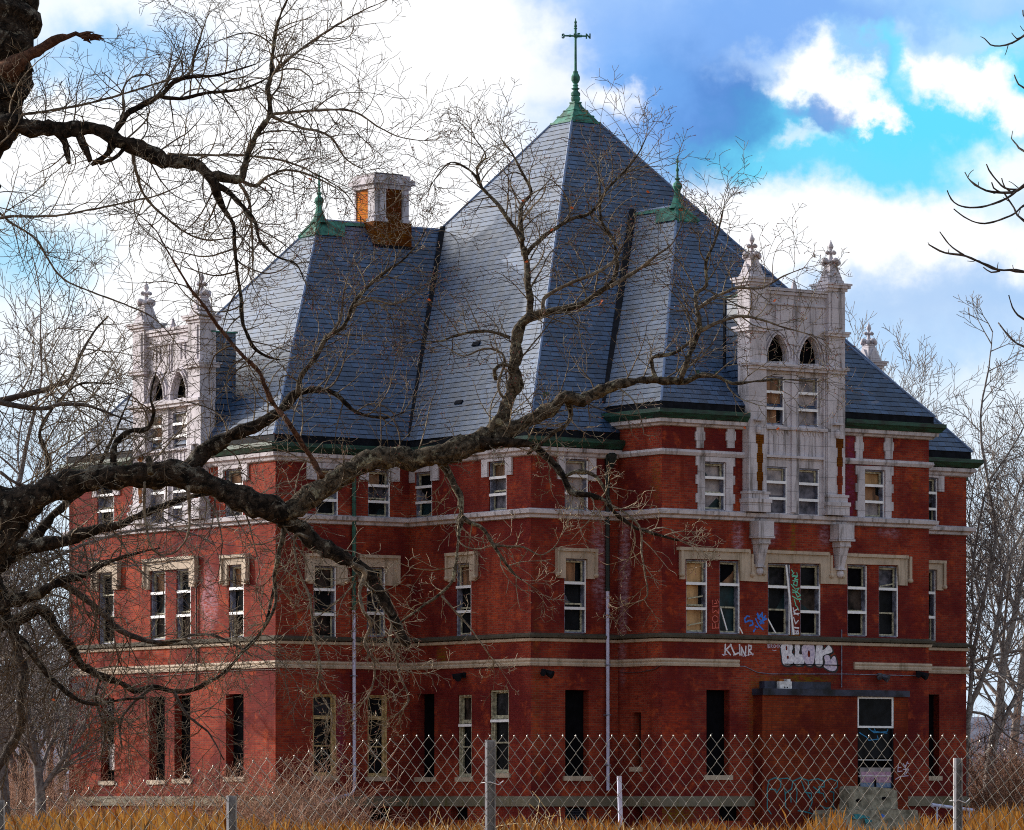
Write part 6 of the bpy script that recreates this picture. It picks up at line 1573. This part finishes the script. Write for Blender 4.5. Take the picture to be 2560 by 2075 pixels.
G4 = [([(2412, 2115, 20), (2414, 1900, 17), (2424, 1779, 15), (2447, 1718, 13), (2475, 1648, 12), (2494, 1555, 11), (2508, 1462, 10), (2526, 1392, 9), (2562, 1321, 7), (2600, 1240, 5), (2640, 1150, 3)], 'trunk'),
      ([(2420, 1800, 11), (2434, 1640, 10), (2466, 1462, 9), (2489, 1345, 8), (2474, 1230, 7), (2456, 1120, 6), (2452, 1027, 5), (2470, 930, 4), (2482, 830, 2)], 'limb'), ([(2430, 1700, 9), (2428, 1573, 8), (2452, 1500, 7), (2500, 1380, 6), (2540, 1250, 5), (2580, 1150, 4)], 'limb'),
      ([(2436, 1560, 7), (2430, 1440, 6), (2446, 1320, 6), (2470, 1214, 5), (2530, 1120, 4), (2575, 1040, 3)], 'limb'), ([(2470, 1640, 7), (2520, 1560, 6), (2560, 1540, 5), (2620, 1500, 3)], 'limb'), ([(2424, 1779, 8), (2470, 1790, 6), (2520, 1840, 5), (2580, 1870, 3)], 'limb'), ([(2450, 1500, 6), (2430, 1380, 5), (2424, 1290, 4), (2440, 1180, 3)], 'limb')]
tF = Tw(random.Random(91)); cfg4 = dict(seg=.4, kink=.1, lift=.05, kids=[0, 4, 5], ratio=(.42, .66), spread=(18, 50), rmin=.012, big=3)
for k_, (pts, nm) in enumerate(G4):
    _, q, P_ = limb(t4, pts, D4, M['pale_bark'], .1, seed=400 + k_, name=nm); sprout(tF, q, P_, 30, (.8, 2.0), 2, cfg4, .3, d=D4, start=.1, rpx=2.0)
tF.obj('crown', M['pale_bark'], t4)
RT = [(2322, 196, 19.0, -.02, 'tall bare tree whose fine crown stands above the lower right roof edge'),
      (2462, 192, 16.4, .04, 'slim pale upright tree just right of the brick corner'),
      (2530, 215, 18.0, -.03, 'broad distant bare tree near the right edge, crown fading into pale cloud')]
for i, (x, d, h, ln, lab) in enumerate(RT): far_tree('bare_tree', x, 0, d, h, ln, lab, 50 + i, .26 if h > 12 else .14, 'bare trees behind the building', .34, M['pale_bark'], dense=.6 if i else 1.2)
LT = [(10, 150, 11, .05, 'grey tree left of the building, trunk near the left edge'), (70, 175, 9.5, -.05, 'grey straight tree in the gap left of the red wing'), (130, 190, 9.5, .02, 'thin grey tree closest to the left brick corner'),
      (-60, 150, 19, .1, 'large grey tree at the left edge with crown spreading towards the stone dormer'), (40, 165, 10, .1, 'short dark tree low at the left edge'), (100, 140, 6.5, -.1, 'short grey tree standing in front of the wood on the left'),
      (150, 230, 9, .0, 'distant pale tree just beyond the left corner of the building'), (-20, 210, 13, .05, 'distant tall tree at the far left')]
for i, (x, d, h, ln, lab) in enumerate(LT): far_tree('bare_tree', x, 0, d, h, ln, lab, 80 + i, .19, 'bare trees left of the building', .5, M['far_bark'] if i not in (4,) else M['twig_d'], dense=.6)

# --- brush, brambles, grass (nobody could count these)
def thicket(name, label, spots, n, hr, mat, seed, lvl=1, arch=.0):
    rn = random.Random(seed); tw = Tw(rn); cf = dict(seg=.16, kink=.16, lift=arch, kids=[0, 4, 4], ratio=(.35, .6), spread=(20, 60), rmin=.006, big=2)
    root = None
    for i in range(n):
        x0, x1, d0_, d1_ = rn.choice(spots); d = rn.uniform(d0_, d1_); x = rn.uniform(x0, x1); p = at(x, 2000, d); p.z = gh(p.x, p.y) - .05
        edge = min(1, min(x - x0, x1 - x) / 60 + .35)
        tw.grow(p, (rn.uniform(-.35, .35), rn.uniform(-.3, .3), 1), rn.uniform(*hr) * edge, .014, lvl, cf)
    e_ = Vector(tw.v[0]); me_par = empty(name + '_base', (e_.x, e_.y, 0)); o = tw.obj(name, mat, me_par); o.parent = None; o.location = me_par.location.copy(); bpy.data.objects.remove(me_par)
    tag(o, label, 'brush', kind='stuff'); return o
thicket('bramble_thicket', 'red brown brambles growing against the foot of the building left of the downpipe', [(560, 880, 128, 146), (600, 820, 135, 146), (300, 720, 120, 150)], 460, (1.3, 3.3), M['brush'], 5, 2)
thicket('bramble_thicket', 'tangled brown brush beyond the right corner of the building', [(2425, 2640, 172, 205), (2430, 2640, 190, 240)], 900, (2.0, 5.4), M['brush'], 6, 2)
thicket('bramble_thicket', 'grey brown brush at the foot of the wood on the left', [(-60, 165, 150, 200), (-60, 150, 190, 260)], 600, (1.5, 4.6), M['brush'], 7, 2)
thicket('weed_stems', 'dry weed stems standing behind the fence post', [(1228, 1320, 26, 31), (1000, 1560, 40, 70), (1000, 1500, 60, 100)], 260, (1.0, 1.66), M['wood_tan'], 8, 1)
mb = MB(); wd_ = simple('distant leafless wood', srgb(84, 78, 84), .95, .5, .25, c2=srgb(126, 118, 122), spec=.05)
PROF = [(-40, 2036), (0, 2030), (100, 2020), (300, 2006), (480, 2000), (560, 2012), (620, 2036), (700, 2046), (800, 2040), (900, 2042), (1000, 2050), (1200, 2040), (1350, 2034), (1500, 2036), (1700, 2042), (1800, 2050), (2040, 2056), (2072, 2004), (2100, 2056), (2270, 2058), (2300, 2012), (2330, 2040), (2420, 2044), (2440, 2006), (2500, 1998), (2600, 2002)]
def ytip(x):
    for (a, b), (c, d) in zip(PROF, PROF[1:]):
        if a <= x <= c: return b + (d - b) * (x - a) / (c - a)
    return 2040
gmat = simple('straw grass', srgb(214, 136, 48), .9, .35, 1.2, c2=srgb(246, 188, 100), spec=.1); gmat2 = simple('rusty grass', srgb(140, 84, 38), .9, .4, 1.0, c2=srgb(200, 136, 70), spec=.1)
gmat3 = simple('pale dry stalks', srgb(150, 112, 72), .9, .5, 1.5, c2=srgb(206, 170, 120), spec=.1); rg = random.Random(77); mb = MB(); vs = []; fs = []; ms = []
def blade(p, h, lx, ly, w_, head, m_):
    i = len(vs); a = rg.uniform(0, 3.14); cx, cy = math.cos(a) * w_, math.sin(a) * w_ * .4
    m1 = (p[0] + lx * .35, p[1] + ly * .35, p[2] + h * .55); t_ = (p[0] + lx, p[1] + ly, p[2] + h)
    vs.extend([(p[0] - cx, p[1] - cy, p[2]), (p[0] + cx, p[1] + cy, p[2]), (m1[0] + cx * .8, m1[1] + cy * .8, m1[2]), (m1[0] - cx * .8, m1[1] - cy * .8, m1[2]), t_])
    fs.extend([(i, i + 1, i + 2, i + 3), (i + 3, i + 2, i + 4)]); ms.extend([m_, m_])
    if head:
        j = len(vs); hx, hy = lx * .25, ly * .25; b0 = (m1[0] + (t_[0] - m1[0]) * .55, m1[1] + (t_[1] - m1[1]) * .55, m1[2] + (t_[2] - m1[2]) * .55); wv_ = w_ * rg.uniform(2.2, 4)
        vs.extend([b0, ((b0[0] + t_[0]) / 2 + wv_, t_[1], (b0[2] + t_[2]) / 2), (t_[0] + hx, t_[1] + hy, t_[2] + .015), ((b0[0] + t_[0]) / 2 - wv_, t_[1], (b0[2] + t_[2]) / 2)])
        fs.append((j, j + 1, j + 2, j + 3)); ms.append(m_)
for k_ in range(2300):
    d = rg.choice((rg.uniform(44, 80), rg.uniform(60, 118), rg.uniform(90, 140))); x = rg.uniform(-60, 2620)
    if d > 118 and 600 < x < 2430: d = rg.uniform(60, 118)
    yt = ytip(x) + rg.uniform(-4, 34) - (rg.random() < .07) * 14; c = at(x, 2000, d); g0 = gh(c.x, c.y) - .05; hh = EYE - (yt - 1995) / F * d - g0
    orange = (x < 590 or x > 2040) and rg.random() < .8 or rg.random() < .35
    for j in range(11):
        px_, py_ = c.x + rg.gauss(0, .14), c.y + rg.gauss(0, .2); h2 = hh * rg.uniform(.72, 1.0)
        blade((px_, py_, g0), h2, rg.gauss(0, .13), rg.gauss(0, .1), rg.uniform(.003, .006), rg.random() < .5, (0 if rg.random() < .7 else 2) if orange else (1 if rg.random() < .75 else 2))
for k_ in range(9000):                                   # short cover over the field so the soil hardly shows
    d = 24 + 250 * rg.random() ** 1.4; x = rg.uniform(-150, 2700); c = at(x, 2000, d); blade((c.x, c.y, gh(c.x, c.y) - .03), rg.uniform(.15, .5), rg.gauss(0, .1), rg.gauss(0, .08), .008, False, rg.choice((0, 1, 1)))
me = bpy.data.meshes.new('dry_grass'); me.from_pydata(vs, [], fs); me.materials.append(gmat); me.materials.append(gmat2); me.materials.append(gmat3); me.polygons.foreach_set('material_index', ms); me.update()
o = bpy.data.objects.new('dry_grass', me); col.objects.link(o); tag(o, 'tall dry orange grass and straw in front of the building', 'grass', kind='stuff')

# ------------------------------------------------------------------ chain-link fence
DF = 24.6
fe = empty('chain_link_fence', at(1227, 2000, DF)); fe.location.z = 0
tag(fe, 'sagging galvanised chain-link fence across the foreground', 'fence')
M['wire'] = simple('galvanised wire', srgb(128, 125, 120), .45, .3, 30, c2=srgb(172, 168, 162), spec=.5, metal=.4)
M['post'] = simple('galvanised post', srgb(128, 126, 130), .5, .25, 20, c2=srgb(160, 158, 160))
PX, PY = 15.3, 21.25
def node(i, j):
    x = -60 + i * PX; y = 1840 + j * PY
    if x < 1010:
        t = min(1, (1010 - x) / 60); y += .19 * (1010 - x) * (.55 + .45 * t); x += (x - 1010) * .12
        y += 2.5 * math.sin(x * .02)
    if x > 2412: y += (x - 2412) * .35
    if 480 < x < 1010 and j < 3: y += -3 * math.sin(x * .05)
    y += 1.6 * noise.noise(Vector((i * .13, j * .17, 0))); x += 1.8 * noise.noise(Vector((i * .11, j * .15, 5)))
    return x, y, DF + .03 * noise.noise(Vector((i * .05, j * .05, 9))) + (.9 * max(0, (1010 - x) / 1010) if x < 1010 else 0)
ncol = int((2640 + 60) / PX); nrow = 46; tf = Tw(random.Random(1)); rr_ = .0016
tf2 = MB()
for i in range(0, ncol):
    pts = []
    # one zig-zag wire per column pair, hooked over its neighbours at every node
    j0 = i % 2
    if i % 2 == 0: js = list(range(0, nrow)); seq = [(i + (j % 2), j) for j in js]
    else: js = list(range(0, nrow)); seq = [(i + 1 - (j % 2), j) for j in js]
    for (a, j) in seq:
        x, y, d = node(a, j)
        side = -1 if (a != i) else 1
        p = at(x, y, d)
        if p.z < .02: break
        pts.append(Vector((p.x - side * .0014, p.y + side * .0028 * (1 if i % 2 else 1), p.z)))
    if len(pts) > 2:
        full = []
        for k in range(len(pts) - 1):
            a, b = pts[k], pts[k + 1]
            full += [tuple(a), tuple(a.lerp(b, .12) + Vector((0, .001, 0))), tuple(a.lerp(b, .5) + Vector((.0012 * rg.uniform(-1, 1), 0, .0))), tuple(a.lerp(b, .88) - Vector((0, .001, 0)))]
        full.append(tuple(pts[-1])); tf.stem(full, rr_, rr_, 5)
    if i % 2 == 0:                                        # twisted knuckle at the top of every point
        x, y, d = node(i, 0); c = at(x, y, d)
        ball(tf2, c + Vector((rg.uniform(-.002, .002), 0, .001)), .0045, .005, .0065, M['wire'], 6, 4)
        if rg.random() < .5: tube(tf2, [c, c + Vector((rg.uniform(-.012, .012), 0, .012))], [.0022, .0018], M['wire'], 4)
# keep only wires that make diamonds: even columns start at the top, odd ones one row down
fo = tf.obj('wire_mesh', M['wire'], fe); tf2.build('knuckle', fo)['kind'] = 'stuff'
for k_, (x0, x1, y, lab) in enumerate(((1213, 1239, 1850, None), (2383, 2405, 1895, None), (568, 592, 1989, None), (-8, 12, 2001, None))):
    d = DF + .05 + (0 if x0 > 1000 else .9 * (1010 - x0) / 1010); a = at(x0, y, d); b = at(x1, y, d); w_ = b.x - a.x; mb = MB()
    Q = lambda s, z, o=0: Vector((a.x + s, a.y - o, z))
    pbox(mb, Q, 0, w_, -.2, a.z, -.004, 0, M['post']); pbox(mb, Q, 0, .006, -.2, a.z, 0, .045, M['g_white'] if False else M['post']); pbox(mb, Q, w_ - .005, w_, -.2, a.z, 0, .03, M['post'])
    pbox(mb, Q, -.001, .011, -.2, a.z, .046, .052, M['bar'])  # white strip paints the lit left edge of the post
    ps = mb.build('post', fe)
    m2 = MB()
    for zt_ in (a.z - .22, a.z - .62):
        tube(m2, [Q(-.02, zt_, .02), Q(w_ / 2, zt_ + .004, .052), Q(w_ + .015, zt_ - .01, .02), Q(w_ + .04, zt_ + .01, .0)], [.0025] * 4, M['bar'], 5)
    m2.build('tie_wire', ps)
